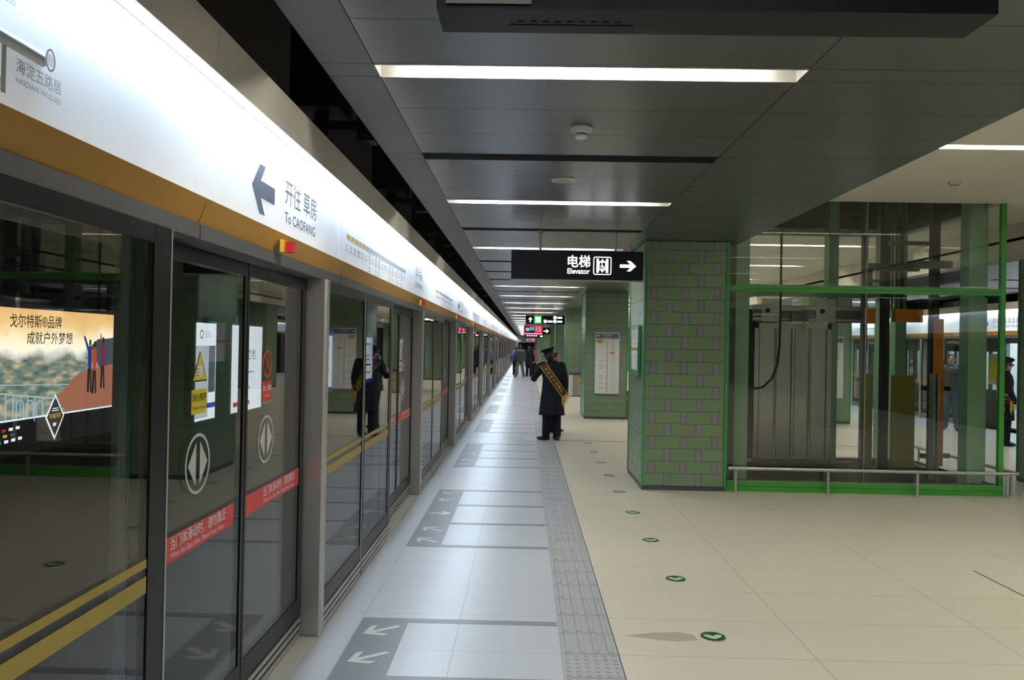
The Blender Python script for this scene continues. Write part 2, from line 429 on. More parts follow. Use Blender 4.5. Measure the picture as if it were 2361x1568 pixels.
# ------------------------------------------------------------------ waiting markings in front of the doors
M['arrow_white'] = pbr('white_floor_arrow', (0.48, 0.49, 0.47), 0.4)
M['arrow_cream'] = pbr('cream_floor_arrow', (0.60, 0.58, 0.45), 0.4)
def arrow_poly(L, w, hd, sh=0.035):
    """arrow along +x, tip at L/2, swept-back barbs"""
    return [(L / 2, 0), (L / 2 - hd, hd), (L / 2 - hd - 0.05, hd), (L / 2 - 0.05 - w, w), (-L / 2, w), (-L / 2, -w), (L / 2 - 0.05 - w, -w), (L / 2 - hd - 0.05, -hd), (L / 2 - hd, -hd)]
def rot2(p, a): return [(x * math.cos(a) - y * math.sin(a), x * math.sin(a) + y * math.cos(a)) for x, y in p]
def arrow_mb(mat, ang, cx, cy, L=0.235):
    mb = MB(); pl = rot2(arrow_poly(L, 0.017, 0.085), ang)
    n = len(pl)
    v = [(cx + p[0], cy + p[1], z) for z in (0.001, 0.0035) for p in pl]
    c = len(v); 
    tri = [(0, 1, 2, 3), (0, 6, 7, 8)[::1], (0, 3, 6), (3, 4, 5, 6)]
    mb.add(v, [tuple(i + n for i in t) for t in tri] + [(i, (i + 1) % n, n + (i + 1) % n, n + i) for i in range(n)], mat)
    return mb
wm = thing('waiting_area_marking', 'x', 'floor marking', (0, DOOR0, 0), 0, 'waiting markings before the left platform doors')
b = MB(); b.box(-0.965, -0.68, -1.29, 1.29, -0.003, 0.0014, M['floor_dark'])
b.build('dark_block', wm)
for yy in (-1.255, -0.42, 0.42, 1.255):
    b = MB(); b.box(-0.68, 0.225, yy - 0.035, yy + 0.035, -0.003, 0.0012, M['floor_dark']); b.build('queue_line', wm)
for yy, an, mt in ((1.08, PI + 0.62, 'arrow_white'), (0.68, PI + 0.62, 'arrow_white'), (0.0, 0.0, 'arrow_cream'), (-0.68, PI - 0.62, 'arrow_white'), (-1.08, PI - 0.62, 'arrow_white')):
    arrow_mb(M[mt], an, -0.82, yy).build('arrow', wm, 'cream arrow pointing away from the door' if mt == 'arrow_cream' else None)
for k in range(0, 11):
    lab = 'dark grey floor marking with boarding arrows before the %s left-hand platform door' % ORD[k]
    if k == 0: wm['label'] = lab
    else: copy_tree(wm, (0, DOOR0 + k * PER, 0), 0, lab)

# ------------------------------------------------------------------ green photoluminescent floor discs
M['discgreen'] = pbr('dark_green_disc', (0.012, 0.055, 0.03), 0.35)
M['discarrow'] = pbr('pale_green_arrow', (0.42, 0.60, 0.36), 0.4)
dm = thing('evacuation_floor_disc', 'x', 'floor marker', (1.14, 4.64, 0), 0, 'green evacuation discs set in the beige floor')
b = MB(); b.loft([((0, 0, -0.004), 0.072, 0.072), ((0, 0, 0.002), 0.072, 0.072)], M['discgreen'], 28, False)
b.ring(0, 0, 0.077, 0.077, 0.006, (0, 0, 0.001), (1, 0, 0), (0, 1, 0), M['steel'], 28, 0.0018); b.build('disc', dm)
b = MB(); ch = [(-0.055, 0.022), (-0.028, 0.030), (0, 0.004), (0.028, 0.030), (0.055, 0.022), (0.050, -0.006), (0.008, -0.042), (-0.008, -0.042), (-0.050, -0.006)]
v = [(p[0], p[1], z) for z in (0.0015, 0.003) for p in ch]; n = 9
b.add(v, [(9, 16 + 1, 10), (9 + 1, 17, 16, 11), (11, 16, 15, 12), (12, 15, 14, 13)], M['discarrow'])
b.build('chevron', dm)
DN = ['directly in front of the lens at the bottom, nearest of the row'] 
for k in range(9):
    lab = 'round green floor disc with a pale chevron, %s from the camera in its row' % ORD[k]
    if k == 0: dm['label'] = lab
    else: copy_tree(dm, (1.14, 4.64 + 1.143 * k, 0), 0, lab)
b = MB(); b.box(0.02, 0.215, 14.08, 14.19, 0.0, 0.003, M['plastic_white'])
tag(b.build('floor_label'), 'small white label stuck on the grey floor beside the guard', 'label')
# mud stain on beige floor
M['stain'] = pbr('dried_mud_stain', (0.36, 0.31, 0.24), 0.6)
b = MB(); st = [(0.62, 4.62), (0.78, 4.68), (0.95, 4.70), (1.03, 4.66), (1.04, 4.58), (0.92, 4.55), (0.80, 4.57)]
b.add([(x, y, 0.0008) for x, y in st], [tuple(range(7))], M['stain'])
tag(b.build('mud_stain'), 'brownish smear on the beige floor beside the nearest green disc', 'stain', kind='stuff')

# ------------------------------------------------------------------ pillars
def pillar_mesh():
    mb = MB(); w, d, h = 0.98, 1.26, 2.977
    rnd = random.Random(3)
    mb.box(0.004, w - 0.004, 0.004, d - 0.004, 0.0, h, M['grout'])
    mb.box(-0.006, w + 0.006, -0.006, d + 0.006, 0.0, 0.045, M['base_dark'])
    for x in (0, w):
        for y in (0, d):
            mb.box(x - 0.012, x + 0.012, y - 0.012, y + 0.012, 0.045, h, M['cornergreen'])
    g = 0.0022
    for face in range(4):
        Lf = w if face in (0, 2) else d
        for r in range(20):
            z0 = 0.05 + r * 0.1487; z1 = min(h, z0 + 0.1487)
            off = (0.257 if r % 2 == 0 else 0.07)
            cuts = []; t = off - 0.376 * 3
            while t < Lf:
                cuts.append((t, t + 0.077, 'l')); cuts.append((t + 0.077, t + 0.376, 'g')); t += 0.376
            for a, b_, kd in cuts:
                a, b_ = max(a, 0.013), min(b_, Lf - 0.013)
                if b_ - a < 0.015: continue
                e = [rnd.uniform(0, 0.0001) for _ in range(4)]
                P = [(a + g, z0 + g), (b_ - g, z0 + g), (b_ - g, z1 - g), (a + g, z1 - g)]
                def W3(u, z, o):
                    return {0: (u, -o, z), 1: (w + o, u, z), 2: (w - u, d + o, z), 3: (-o, d - u, z)}[face]
                f4 = [W3(u, z, 0.002 + e[i]) for i, (u, z) in enumerate(P)]
                b4 = [W3(u, z, -0.004) for u, z in P]
                mb.add(f4 + b4, [(0, 1, 2, 3), (4, 5, 1, 0), (5, 6, 2, 1), (6, 7, 3, 2), (7, 4, 0, 3)], M['lilac' if kd == 'l' else 'greengrey'])
    return mb
pm = pillar_mesh().mesh('tiled_pillar')
PILX, PILY, PILP = 1.425, 9.38, 9.06
def pillar(x, y, lab, grp):
    o = bpy.data.objects.new('tiled_pillar', pm); C.objects.link(o); o.location = (x, y, 0)
    return tag(o, lab, 'pillar', grp)
for k in range(-1, 10):
    if k < 0: lab = 'green and lilac tiled pillar behind the camera, in the left row'
    else: lab = 'green and lilac tiled pillar, %s of the left row from the camera' % ORD[k]
    pillar(PILX, PILY + PILP * k, lab, 'green tiled pillars of the left row')
for k in range(-1, 7):
    if k < 0: lab = 'green tiled pillar behind the camera, in the right row'
    elif k == 0: lab = 'dark green tiled pillar cut by the right edge of the picture'
    else: lab = 'green tiled pillar, %s of the right row, seen through the lift glass' % ORD[k]
    pillar(6.655, PILY + PILP * k, lab, 'green tiled pillars of the right row')

# ------------------------------------------------------------------ ceilings with light slots
SLOT_P = 3.32; SLOT0 = 3.65        # lit slots; dark slots half way between
SX0, SX1 = -0.72, 1.27
CX0, CX1 = -0.97, 2.57
def mirror(x): return 9.28 - x
slots = []          # (y, kind)
k = -14
while SLOT0 + SLOT_P / 2 * k < YE - 2:
    yy = SLOT0 + SLOT_P / 2 * k
    kind = 'L' if k % 2 == 0 else 'D'
    if k == 6: kind = 'D'
    slots.append((yy, kind)); k += 1
SW = 0.085
def side_ceiling(mir):
    mb = MB()
    fx = (lambda x: mirror(x)) if mir else (lambda x: x)
    def bx(x0, x1, y0, y1, z0=ZC, z1=ZC + 0.05, m=M['ceil']):
        a, b_ = sorted((fx(x0), fx(x1))); g = 0.002
        mb.box(a + g, b_ - g, y0 + g, y1 - g, z0, z1, m)
    ys = [s[0] for s in slots]
    prev = YB
    for yy in ys + [None]:
        e0 = prev; e1 = (yy - SW) if yy is not None else YE
        n = 3 if e1 - e0 > 0.9 else 1
        for j in range(n):
            a = e0 + (e1 - e0) * j / n; b_ = e0 + (e1 - e0) * (j + 1) / n
            bx(SX0, SX1, a, b_); bx(SX1, CX1, a, b_)
        bx(CX0, SX0, e0, e1, m=M['ceil_edge'])
        if yy is not None:
            bx(CX0, SX0, yy - SW, yy + SW, m=M['ceil_edge']); bx(SX1, CX1, yy - SW, yy + SW); prev = yy + SW
    bx(CX1 - 0.03, CX1, YB, YE, ZC + 0.05, ZM, M['ceil_beige'])
    bx(CX0, CX0 + 0.03, YB, YE, ZC + 0.05, ZC + 0.4, M['ceil'])
    bx(CX0, CX1, YB, YE, ZC + 0.28, ZC + 0.32, M['black'])
    return mb
struct(side_ceiling(False), 'ceiling')
struct(side_ceiling(True), 'ceiling_right')
# central beige ceiling with its own slots and the hole of the lift shaft
CSX0, CSX1 = 3.0, 5.95
cslots = [SLOT0 + 3.20 + 3.3 * k for k in range(-8, 26)]
cm = MB()
def cbox(x0, x1, y0, y1):
    g = 0.0015; cm.box(x0 + g, x1 - g, y0 + g, y1 - g, ZM, ZM + 0.05, M['ceil_beige'])
CM0, CM1 = CX1, mirror(CX1)
prev = YB
for yy in cslots + [YE]:
    if yy != YE and EY0 - 0.1 < yy < EY1 + 0.1: continue
    e1 = yy - 0.07 if yy != YE else YE
    segs = []
    if prev < EY0 and e1 > EY1: segs = [(prev, EY0), (EY0, EY1), (EY1, e1)]
    else: segs = [(prev, e1)]
    for a, b_ in segs:
        if abs(a - EY0) < 1e-6:
            cbox(CM0, EX0, a, b_); cbox(EX1, CM1, a, b_)
        else:
            cbox(CM0, 4.7, a, b_); cbox(4.7, CM1, a, b_)
    if yy != YE:
        cbox(CM0, CSX0, yy - 0.07, yy + 0.07); cbox(CSX1, CM1, yy - 0.07, yy + 0.07); prev = yy + 0.07
cm.box(CM0, EX0, YB, YE, ZM + 0.35, ZM + 0.38, M['black']); cm.box(EX1, CM1, YB, YE, ZM + 0.35, ZM + 0.38, M['black'])
cm.box(EX0, EX1, YB, EY0, ZM + 0.35, ZM + 0.38, M['black']); cm.box(EX0, EX1, EY1, YE, ZM + 0.35, ZM + 0.38, M['black'])
for (x0, x1, y0, y1) in ((EX0 - .05, EX0, EY0, EY1), (EX1, EX1 + .05, EY0, EY1), (EX0, EX1, EY0 - .05, EY0), (EX0, EX1, EY1, EY1 + .05)):
    cm.box(x0, x1, y0, y1, ZM + 0.05, 5.4, M['tunnel'])
cm.box(EX0, EX1, EY0, EY1, 5.4, 5.45, M['tunnel'])
struct(cm, 'ceiling_centre')

# lamps in the slots
def lamp(x0, x1, w, ntube, zc, name_group, tm='tube'):
    t = thing('ceiling_light', 'x', 'light', (0, 0, 0), 0, name_group)
    b = MB(); d = 0.13
    b.box(x0, x1, -w - 0.004, -w, zc - 0.004, zc + d, M['trough']); b.box(x0, x1, w, w + 0.004, zc - 0.004, zc + d, M['trough'])
    b.box(x0, x1, -w, w, zc + d, zc + d + 0.004, M['steel_dark'])
    b.box(x0 - 0.004, x0, -w, w, zc - 0.004, zc + d, M['trough']); b.box(x1, x1 + 0.004, -w, w, zc - 0.004, zc + d, M['trough'])
    b.build('housing', t)
    L = (x1 - x0 - 0.34) / ntube
    for i in range(ntube):
        a = x0 + 0.15 + i * L; c = MB()
        c.tube([(a + 0.035, 0.015, zc + 0.055), (a + L - 0.035, 0.015, zc + 0.055)], 0.015, M[tm], 8)
        c.tube([(a + 0.012, 0.015, zc + 0.055), (a + 0.034, 0.015, zc + 0.055)], 0.012, M['tube_cap'], 8)
        c.tube([(a + L - 0.034, 0.015, zc + 0.055), (a + L - 0.012, 0.015, zc + 0.055)], 0.012, M['tube_cap'], 8)
        c.build('tube', t)
    return t
def vent(x0, x1, w, zc, grp):
    t = thing('ceiling_slot', 'x', 'vent', (0, 0, 0), 0, grp)
    b = MB()
    b.box(x0, x1, -w - 0.004, -w, zc - 0.003, zc + .12, M['dark_slot']); b.box(x0, x1, w, w + 0.004, zc - 0.003, zc + .12, M['dark_slot'])
    b.box(x0 - .004, x0, -w, w, zc - .003, zc + .12, M['dark_slot']); b.box(x1, x1 + .004, -w, w, zc - .003, zc + .12, M['dark_slot'])
    b.build('frame', t)
    b = MB(); b.box(x0, x1, -w, w, zc + .12, zc + .124, M['black']); b.build('backing', t)
    return t
LP = lamp(SX0 + .004, SX1 - .004, SW - 0.005, 2, ZC, 'recessed lights of the left side ceiling')
VP = vent(SX0 + .004, SX1 - .004, SW - 0.005, ZC, 'dark slots of the left side ceiling')
LR = lamp(mirror(SX1) + .004, mirror(SX0) - .004, SW - 0.005, 2, ZC, 'recessed lights of the right side ceiling')
VR = vent(mirror(SX1) + .004, mirror(SX0) - .004, SW - 0.005, ZC, 'dark slots of the right side ceiling')
LC = lamp(CSX0 + .004, CSX1 - .004, 0.065, 3, ZM, 'recessed lights of the beige central ceiling', 'tube_centre')
def place(proto, ys, fmt_front, fmt_back, first=[0]):
    used = False; nf = 0; nb = 0
    for yy in ys:
        if yy > 1.8: lab = fmt_front % ORD[min(nf, len(ORD) - 1)]; nf += 1
        else: lab = fmt_back % ORD[nb]; nb += 1
        if not used: proto.location = (0, yy, 0); proto['label'] = lab; used = True; keep = proto
        else: copy_tree(proto, (0, yy, 0), 0, lab)
place(LP, [s[0] for s in slots if s[1] == 'L'], 'lit fluorescent slot in the grey left ceiling, %s of its row from the camera', 'lit fluorescent slot in the left ceiling behind the camera, %s of that stretch')
place(VP, [s[0] for s in slots if s[1] == 'D'], 'unlit black slot in the grey left ceiling, %s of its row from the camera', 'unlit black slot in the left ceiling behind the camera, %s of that stretch')
place(LR, [s[0] for s in slots if s[1] == 'L'], 'lit fluorescent slot in the right-hand side ceiling, %s of its row from the camera', 'lit fluorescent slot in the right-hand ceiling behind the camera, %s of that stretch')
place(VR, [s[0] for s in slots if s[1] == 'D'], 'unlit black slot in the right-hand side ceiling, %s of its row from the camera', 'unlit black slot in the right-hand ceiling behind the camera, %s of that stretch')
place(LC, [yy for yy in cslots if not (EY0 - 0.1 < yy < EY1 + 0.1)], 'lit fluorescent slot in the beige central ceiling, %s of its row from the camera', 'lit slot in the beige central ceiling behind the camera, %s of that stretch')

# ------------------------------------------------------------------ smoke detectors, speaker discs
def detector(x, y, z, lab, s=1.0):
    t = thing('smoke_detector', lab, 'smoke detector', (x, y, z), 0, 'smoke detectors')
    b = MB(); b.loft([((0, 0, -0.022 * s), 0.062 * s, 0.062 * s), ((0, 0, 0), 0.066 * s, 0.066 * s)], M['plastic_white'], 24); b.build('base', t)
    b = MB(); b.loft([((0, 0, -0.066 * s), 0.030 * s, 0.030 * s), ((0, 0, -0.060 * s), 0.038 * s, 0.038 * s), ((0, 0, -0.046 * s), 0.042 * s, 0.042 * s)], M['plastic_white'], 24)
    b.loft([((0, 0, -0.046 * s), 0.036 * s, 0.036 * s), ((0, 0, -0.040 * s), 0.036 * s, 0.036 * s)], M['black'], 24)
    b.loft([((0, 0, -0.040 * s), 0.045 * s, 0.045 * s), ((0, 0, -0.021 * s), 0.056 * s, 0.056 * s)], M['plastic_white'], 24); b.build('sensor_head', t)
detector(0.305, 4.56, ZC, 'white smoke detector under the grey ceiling between the nearest lit and unlit slots')
detector(4.47, 8.25, ZM, 'small white smoke detector under the beige central ceiling')
detector(0.30, 17.9, ZC, 'tiny white smoke detector on the far grey ceiling above the hanging exit sign')
t = thing('ceiling_speaker', 'flat round white speaker disc set in the grey ceiling', 'speaker', (0.27, 6.02, ZC))
b = MB(); b.loft([((0, 0, -0.008), 0.088, 0.088), ((0, 0, 0), 0.094, 0.094)], M['plastic_white'], 28); b.build('rim', t)
b = MB(); b.loft([((0, 0, -0.010), 0.076, 0.076), ((0, 0, -0.004), 0.078, 0.078)], M['plaster'], 28); b.build('grille', t)

# ------------------------------------------------------------------ platform screen doors (one bay = one door and the fixed panes after it)
def screen_bay(group):
    t = thing('platform_screen_bay', 'x', 'screen door', (XG, DOOR0, 0), 0, group)
    b = MB()
    def post(y0, y1, xf=0.02, mt='steel'):
        b = MB(); r = 0.012
        b.prism([(-0.11, y0), (xf - r, y0), (xf, y0 + r), (xf, y1 - r), (xf - r, y1), (-0.11, y1)], 2, 0.0, 2.06, M[mt])
        b.build('post', t)
    post(0.955, 1.04); post(PER - 1.04, PER - 0.985, -0.02, 'jamb')
    q = PER; b = MB(); b.box(-0.150, -0.128, q - 1.05, q - 1.0, 0.0, 2.06, M['alu']); b.box(-0.126, -0.098, q - 1.055, q - 1.0, 0, 2.06, M['paleblue']); b.box(-0.09, -0.062, q - 1.05, q - 1.04, 0, 2.06, M['blackframe']); b.build('guide_column', t)
    # fixed panes: glass + black border
    for (a, c) in ((1.05, 2.12), (2.16, PER - 1.045 + 0.06)):
        g = MB(); g.box(-0.012, 0.0, a + 0.01, c - 0.01, 0.13, 2.05, M['glass'])
        pane = g.build('fixed_pane', t)
        f = MB()
        f.box(-0.016, 0.004, a, a + 0.025, 0.13, 2.06, M['blackframe']); 
        wR = 0.12 if c > 3 else 0.03
        f.box(-0.016, 0.004, c - wR, c, 0.13, 2.06, M['blackframe'])
        f.box(-0.016, 0.0035, a + 0.025, c - wR, 0.13, 0.235, M['blackframe']); f.box(-0.016, 0.0035, a + 0.025, c - wR, 2.0, 2.06, M['blackframe'])
        f.box(0.0, 0.006, c - 0.008, c + 0.002, 0.13, 2.06, M['steel'])
        f.build('glazing_border', pane)
        f = MB(); f.rect(a + 0.03, c - wR - .005, 0.985, 1.012, (0.001, 0, 0), (0, 1, 0), (0, 0, 1), M['yellow_band'], 0.0006)
        f.rect(a + 0.03, c - wR - .005, 0.905, 0.958, (0.001, 0, 0), (0, 1, 0), (0, 0, 1), M['yellow_band'], 0.0006); f.build('sight_band', pane)
        f = MB(); f.box(-0.05, -0.008, a, c, 0.0, 0.13, M['black'])
        for z in (0.012, 0.052, 0.092): f.box(-0.004, 0.006, a + 0.005, c - 0.005, z, z + 0.024, M['steel'])
        f.build('slotted_kickplate', t)
    f = MB(); f.box(-0.03, 0.003, 2.121, 2.159, 0.0, 2.06, M['steel_dark']); f.build('mullion', t)
    # sliding leaves
    for s, (a, c) in ((0, (-0.975, -0.005)), (1, (0.005, 0.95))):
        g = MB(); g.box(-0.112, -0.100, a + 0.02, c - 0.02, 0.13, 2.03, M['glass'])
        leaf = g.build('door_leaf', t)
        f = MB(); X0, X1 = -0.120, -0.095
        sea = 0.075
        f.box(X0, X1, a, a + (0.03 if s == 0 else 0.022), 0.13, 2.05, M['blackframe']); f.box(X0, X1, c - (0.03 if s == 0 else sea), c, 0.13, 2.05, M['blackframe'])
        f.box(X0, X1 - 0.0005, a + 0.022, c - 0.03, 0.13, 0.235, M['blackframe']); f.box(X0, X1 - 0.0005, a + 0.022, c - 0.03, 1.99, 2.05, M['blackframe'])
        f.build('leaf_border', leaf)
        f = MB(); f.box(-0.13, -0.102, a, c, 0.0, 0.13, M['black'])
        for z in (0.015, 0.055, 0.095): f.box(-0.1, -0.092, a + 0.005, c - 0.005, z, z + 0.022, M['steel'])
        f.build('slotted_kickplate', leaf)
        O, R_, U = (-0.0995, 0, 0), (0, 1, 0), (0, 0, 1)
        a2, c2 = (a + 0.03, c - 0.11) if s == 0 else (a + 0.03, c - 0.08)
        f = MB(); f.rect(a2, c2, 0.89, 0.985, O, R_, U, M['red_sticker'])
        O2 = (-0.0985, 0, 0)
        f.text('当门体滑动时，请勿靠近', 0.052, (O2[0], a2 + 0.24 if s else a2 + 0.22, 0.938), R_, U, M['white_ink'], bold=0.0006, fit=0.52)
        f.text('When the Gate Slide, Please Keep Away', 0.03, (O2[0], a2 + 0.24 if s else a2 + 0.22, 0.903), R_, U, M['white_ink'], fit=0.50)
        f.build('red_warning_strip', leaf)
        yc = -0.50 if s == 0 else 0.30
        f = MB(); f.ring(yc, 1.215, 0.115, 0.118, 0.012, O, R_, U, M['grey_sticker'], 36)
        for q in (-1, 1):
            f.plate([(yc + q * 0.018, 1.215 - 0.085), (yc + q * 0.09, 1.215), (yc + q * 0.018, 1.215 + 0.085)][::q], O, R_, U, M['grey_sticker'])
        f.build('sliding_symbol', leaf)
        f = MB(); f.rect(yc - 0.082, yc + 0.082, 1.39, 1.675, (O[0] - 0.0006, 0, 0), R_, U, M['glass'], 0.0005)
        if s == 0:
            f.plate([(yc - 0.07, 1.535), (yc + 0.07, 1.535), (yc, 1.655)], O, R_, U, M['black_ink'])
            f.plate([(yc - 0.06, 1.541), (yc + 0.06, 1.541), (yc, 1.644)], O2, R_, U, M['yellow_sticker'])
            f.plate([(yc - 0.03, 1.552), (yc + 0.022, 1.552), (yc + 0.026, 1.59), (yc + 0.008, 1.603), (yc - 0.028, 1.598), (yc - 0.034, 1.585)], (O2[0] + .001, 0, 0), R_, U, M['white_ink'])
            for fz in (1.5595, 1.572, 1.5845): f.rect(yc - 0.036, yc - 0.012, fz - .0012, fz + .0012, (O2[0] + .002, 0, 0), R_, U, M['black_ink'])
            f.rect(yc - 0.07, yc + 0.07, 1.41, 1.505, O, R_, U, M['yellow_sticker'])
            f.text('当心夹手', 0.034, (O2[0], yc, 1.462), R_, U, M['black_ink'], 'CENTER', 0.0005); f.text('Watch Your Hand', 0.016, (O2[0], yc, 1.428), R_, U, M['black_ink'], 'CENTER')
        else:
            f.ring(yc, 1.585, 0.068, 0.068, 0.012, O, R_, U, M['red_sticker'], 30)
            f.plate([(yc - 0.05, 1.628), (yc - 0.042, 1.636), (yc + 0.05, 1.542), (yc + 0.042, 1.534)][::-1], O2, R_, U, M['red_sticker'])
            f.rect(yc - 0.07, yc + 0.07, 1.405, 1.50, O, R_, U, M['red_sticker'])
            f.text('禁止倚靠', 0.032, (O2[0], yc, 1.455), R_, U, M['white_ink'], 'CENTER', 0.0005); f.text('No Leaning', 0.018, (O2[0], yc, 1.425), R_, U, M['white_ink'], 'CENTER')
        f.build('safety_sticker', leaf)
    f = MB(); f.box(-0.10, 0.0, -0.96, 0.95, -0.1, 0.004, M['stone']); f.build('threshold', t)
    return t
bay = screen_bay('platform screen doors along the left track')
for k in range(-1, 22):
    if k >= 0: lab = 'glass platform screen door between steel posts on the left track, %s from the camera' % ORD[k]
    else: lab = 'glass screen bay at the left edge of the picture with two ochre sight bands'
    if k == 0: bay['label'] = lab
    else: copy_tree(bay, (XG, DOOR0 + k * PER, 0), 0, lab)
DOORR = 17.5
gR = 'platform screen doors along the right track'
for i, k in enumerate(range(0, 4)):
    lab = ('open glass screen door behind the sashed guard on the right track' if k == 0 else
           'closed glass screen door on the right track, %s beyond the open one' % ['', 'first', 'second', 'third'][k])
    r = copy_tree(bay, (XR, DOORR + k * PER, 0), PI, lab, gR)
    if k == 0:
        for ch in r.children:
            if ch.name.startswith('door_leaf'): ch.location.y = 0.88 if ch.bound_box[0][1] > -0.2 else -0.88

# ------------------------------------------------------------------ route sign boxes above the doors
def sign_box(y0, y1, label, group, writer=None, parentname='route_sign_box'):
    """local frame: x towards the platform from the glass plane, y along it"""
    t = thing(parentname, label, 'illuminated sign', (XG, 0, 0), 0, group); g = 0.003
    a, c = y0 + g, y1 - g
    b = MB(); b.prism([(-0.45, 2.06), (-0.004, 2.06), (-0.004, 2.115), (-0.45, 2.115)], 1, a, c, M['header_grey']); b.box(-0.45, -0.03, a, c, 2.115, 2.80, M['alu']); b.build('header_case', t)
    b = MB(); b.prism([(-0.03, 2.115), (-0.012, 2.115), (0.022, 2.205), (-0.03, 2.205)], 1, a, c, M['orange']); b.build('ochre_band', t)
    b = MB(); b.box(-0.03, -0.022, a, c, 2.205, 2.665, M['panelwhite']); b.build('sign_face', t)
    b = MB(); b.prism([(-0.6, 2.72), (-0.03, 2.72), (-0.03, 2.69), (0.030, 2.69), (0.030, 2.669), (0.037, 2.669), (0.040, 2.70), (0.058, 2.825), (-0.6, 2.84)], 1, a - .0025, c + .0025, M['steel_canopy'])
    b.box(-0.03, -0.016, a, c, 2.665, 2.69, M['trough']); b.build('canopy', t)
    s = MB(); s.box(0.004, 0.026, a, c, 2.676, 2.69, M['strip']); s.build('strip_lamp', t)
    b = MB(); yy = a + 0.4
    while yy < c - 0.1: b.box(-0.012, 0.003, yy - 0.012, yy + 0.012, 2.672, 2.69, M['steel_dark']); yy += 0.72
    b.build('lamp_clip', t)
    if writer:
        w = MB(); writer(w); w.build('lettering', t)
    return t
SO = -0.0215
Rr, Uu = (0, 1, 0), (0, 0, 1)
def ad_arrow(w, yc, zc, s=1.0, mat=None):
    mat = mat or M['signink']
    P = [(-0.155, 0.0), (-0.055, 0.11), (0.015, 0.11), (-0.045, 0.038), (0.15, 0.038), (0.15, -0.038), (-0.045, -0.038), (0.015, -0.11), (-0.055, -0.11)]
    w.plate([(yc + x * s, zc + z * s) for x, z in (P[0], P[8], P[7], P[6])], (SO, 0, 0), Rr, Uu, mat)
    w.plate([(yc + x * s, zc + z * s) for x, z in (P[0], P[3], P[2], P[1])], (SO, 0, 0), Rr, Uu, mat)
    w.plate([(yc + x * s, zc + z * s) for x, z in (P[0], P[6], P[5], P[4], P[3])], (SO, 0, 0), Rr, Uu, mat)
STN = ['草房', '常营', '黄渠', '褡裢坡', '青年路', '十里堡', '金台路', '呼家楼', '东大桥', '朝阳门', '东四', '南锣鼓巷', '北海北', '平安里', '车公庄', '车公庄西', '白石桥南', '花园桥', '慈寿寺', '海淀五路居']
def route_map(w, y0, L, zc=2.40, small=False):
    n = 20; st = L / n
    for i in range(n):
        m = M['signyellow'] if i < 5 else M['signink_light']
        w.rect(y0 + i * st + 0.012, y0 + (i + 1) * st - 0.008, zc - 0.016, zc + 0.016, (SO, 0, 0), Rr, Uu, m)
        if i in (6, 8, 9, 13, 14, 16, 18): w.rect(y0 + i * st, y0 + i * st + 0.016, zc - 0.11, zc - 0.03, (SO, 0, 0), Rr, Uu, M['signink']); zt = zc - 0.15
        else: zt = zc - 0.075
        if not small:
            w.text(STN[i], 0.030, (SO, y0 + i * st + 0.01, zt), Rr, Uu, M['signink'] if i < 4 else M['signink_light'], 'CENTER')
            w.rect(y0 + i * st - 0.03, y0 + i * st + 0.045, zt - 0.018, zt - 0.012, (SO, 0, 0), Rr, Uu, M['signink_light'])
        else:
            w.rect(y0 + i * st - 0.02, y0 + i * st + 0.03, zt - 0.01, zt + 0.02, (SO, 0, 0), Rr, Uu, M['signink_light'])
def w_arrow(y, cn='开往 草房', en='To CAOFANG', ln=0.57, s=1.0):
    def f(w):
        ad_arrow(w, y, 2.375)
        w.text(cn, 0.135, (SO, y + 0.31, 2.385), Rr, Uu, M['signink'], fit=ln * s); w.text(en, 0.075, (SO, y + 0.31, 2.285), Rr, Uu, M['signink'], fit=ln * 0.96 * s, bold=0.0005)
    return f
def w_name(w, y):
    w.text('青年路', 0.15, (SO, y, 2.42), Rr, Uu, M['signink'], fit=0.55, ); w.text('QINGNIANLU', 0.085, (SO, y, 2.31), Rr, Uu, M['signink'], fit=0.60)
def w_leftmap(w):
    w.tube([(SO, 1.25, 2.375), (SO, 1.885, 2.375)], 0.0165, M['signink_light'], 8)
    w.tube([(SO, 1.25, 2.375), (SO, 1.25, 2.30)], 0.008, M['signink_light'], 8)
    for yy in (1.60, 1.885): w.ring(yy, 2.375, 0.02, 0.028, 0.005, (SO + 0.018, 0, 0), Rr, Uu, M['signink_light'], 20); w.rect(yy - .013, yy + .013, 2.36, 2.39, (SO + .0175, 0, 0), Rr, Uu, M['panelwhite'])
    w.rect(1.735, 1.75, 2.25, 2.37, (SO, 0, 0), Rr, Uu, M['signink_light'])
    w.text('海淀五路居', 0.038, (SO, 1.785, 2.315), Rr, Uu, M['signink_light'], fit=0.175); w.text('HAIDIAN WULUJU', 0.020, (SO, 1.785, 2.288), Rr, Uu, M['signink_light'], fit=0.175)
    w.text('6号线', 0.035, (SO, 1.66, 2.255), Rr, Uu, M['signink_light']); w.text('LINE 6', 0.018, (SO, 1.66, 2.232), Rr, Uu, M['signink_light'])
    w.text('慈寿寺', 0.032, (SO, 1.70, 2.485), Rr, Uu, M['signink_light']); w.text('CISHOUSI', 0.018, (SO, 1.70, 2.46), Rr, Uu, M['signink_light'])
GS = 'illuminated route sign boxes above the left doors'
sign_box(-3.5, 2.78, 'illuminated white route sign at the top left corner with the end of the line map', GS, w_leftmap)
sign_box(2.78, 4.93, 'illuminated white sign box with the big left arrow and To CAOFANG', GS, w_arrow(3.50))
def w_mapname(w): route_map(w, 5.12, 2.55); w_name(w, 8.35)
sign_box(4.93, 9.98, 'illuminated sign box with the long route map beyond the big arrow', GS, w_mapname)
def w_map2(w): route_map(w, 10.3, 2.4, small=True)
sign_box(9.98, 12.9, 'illuminated sign box with a small route map, third panel beyond the red lamp', GS, w_map2)
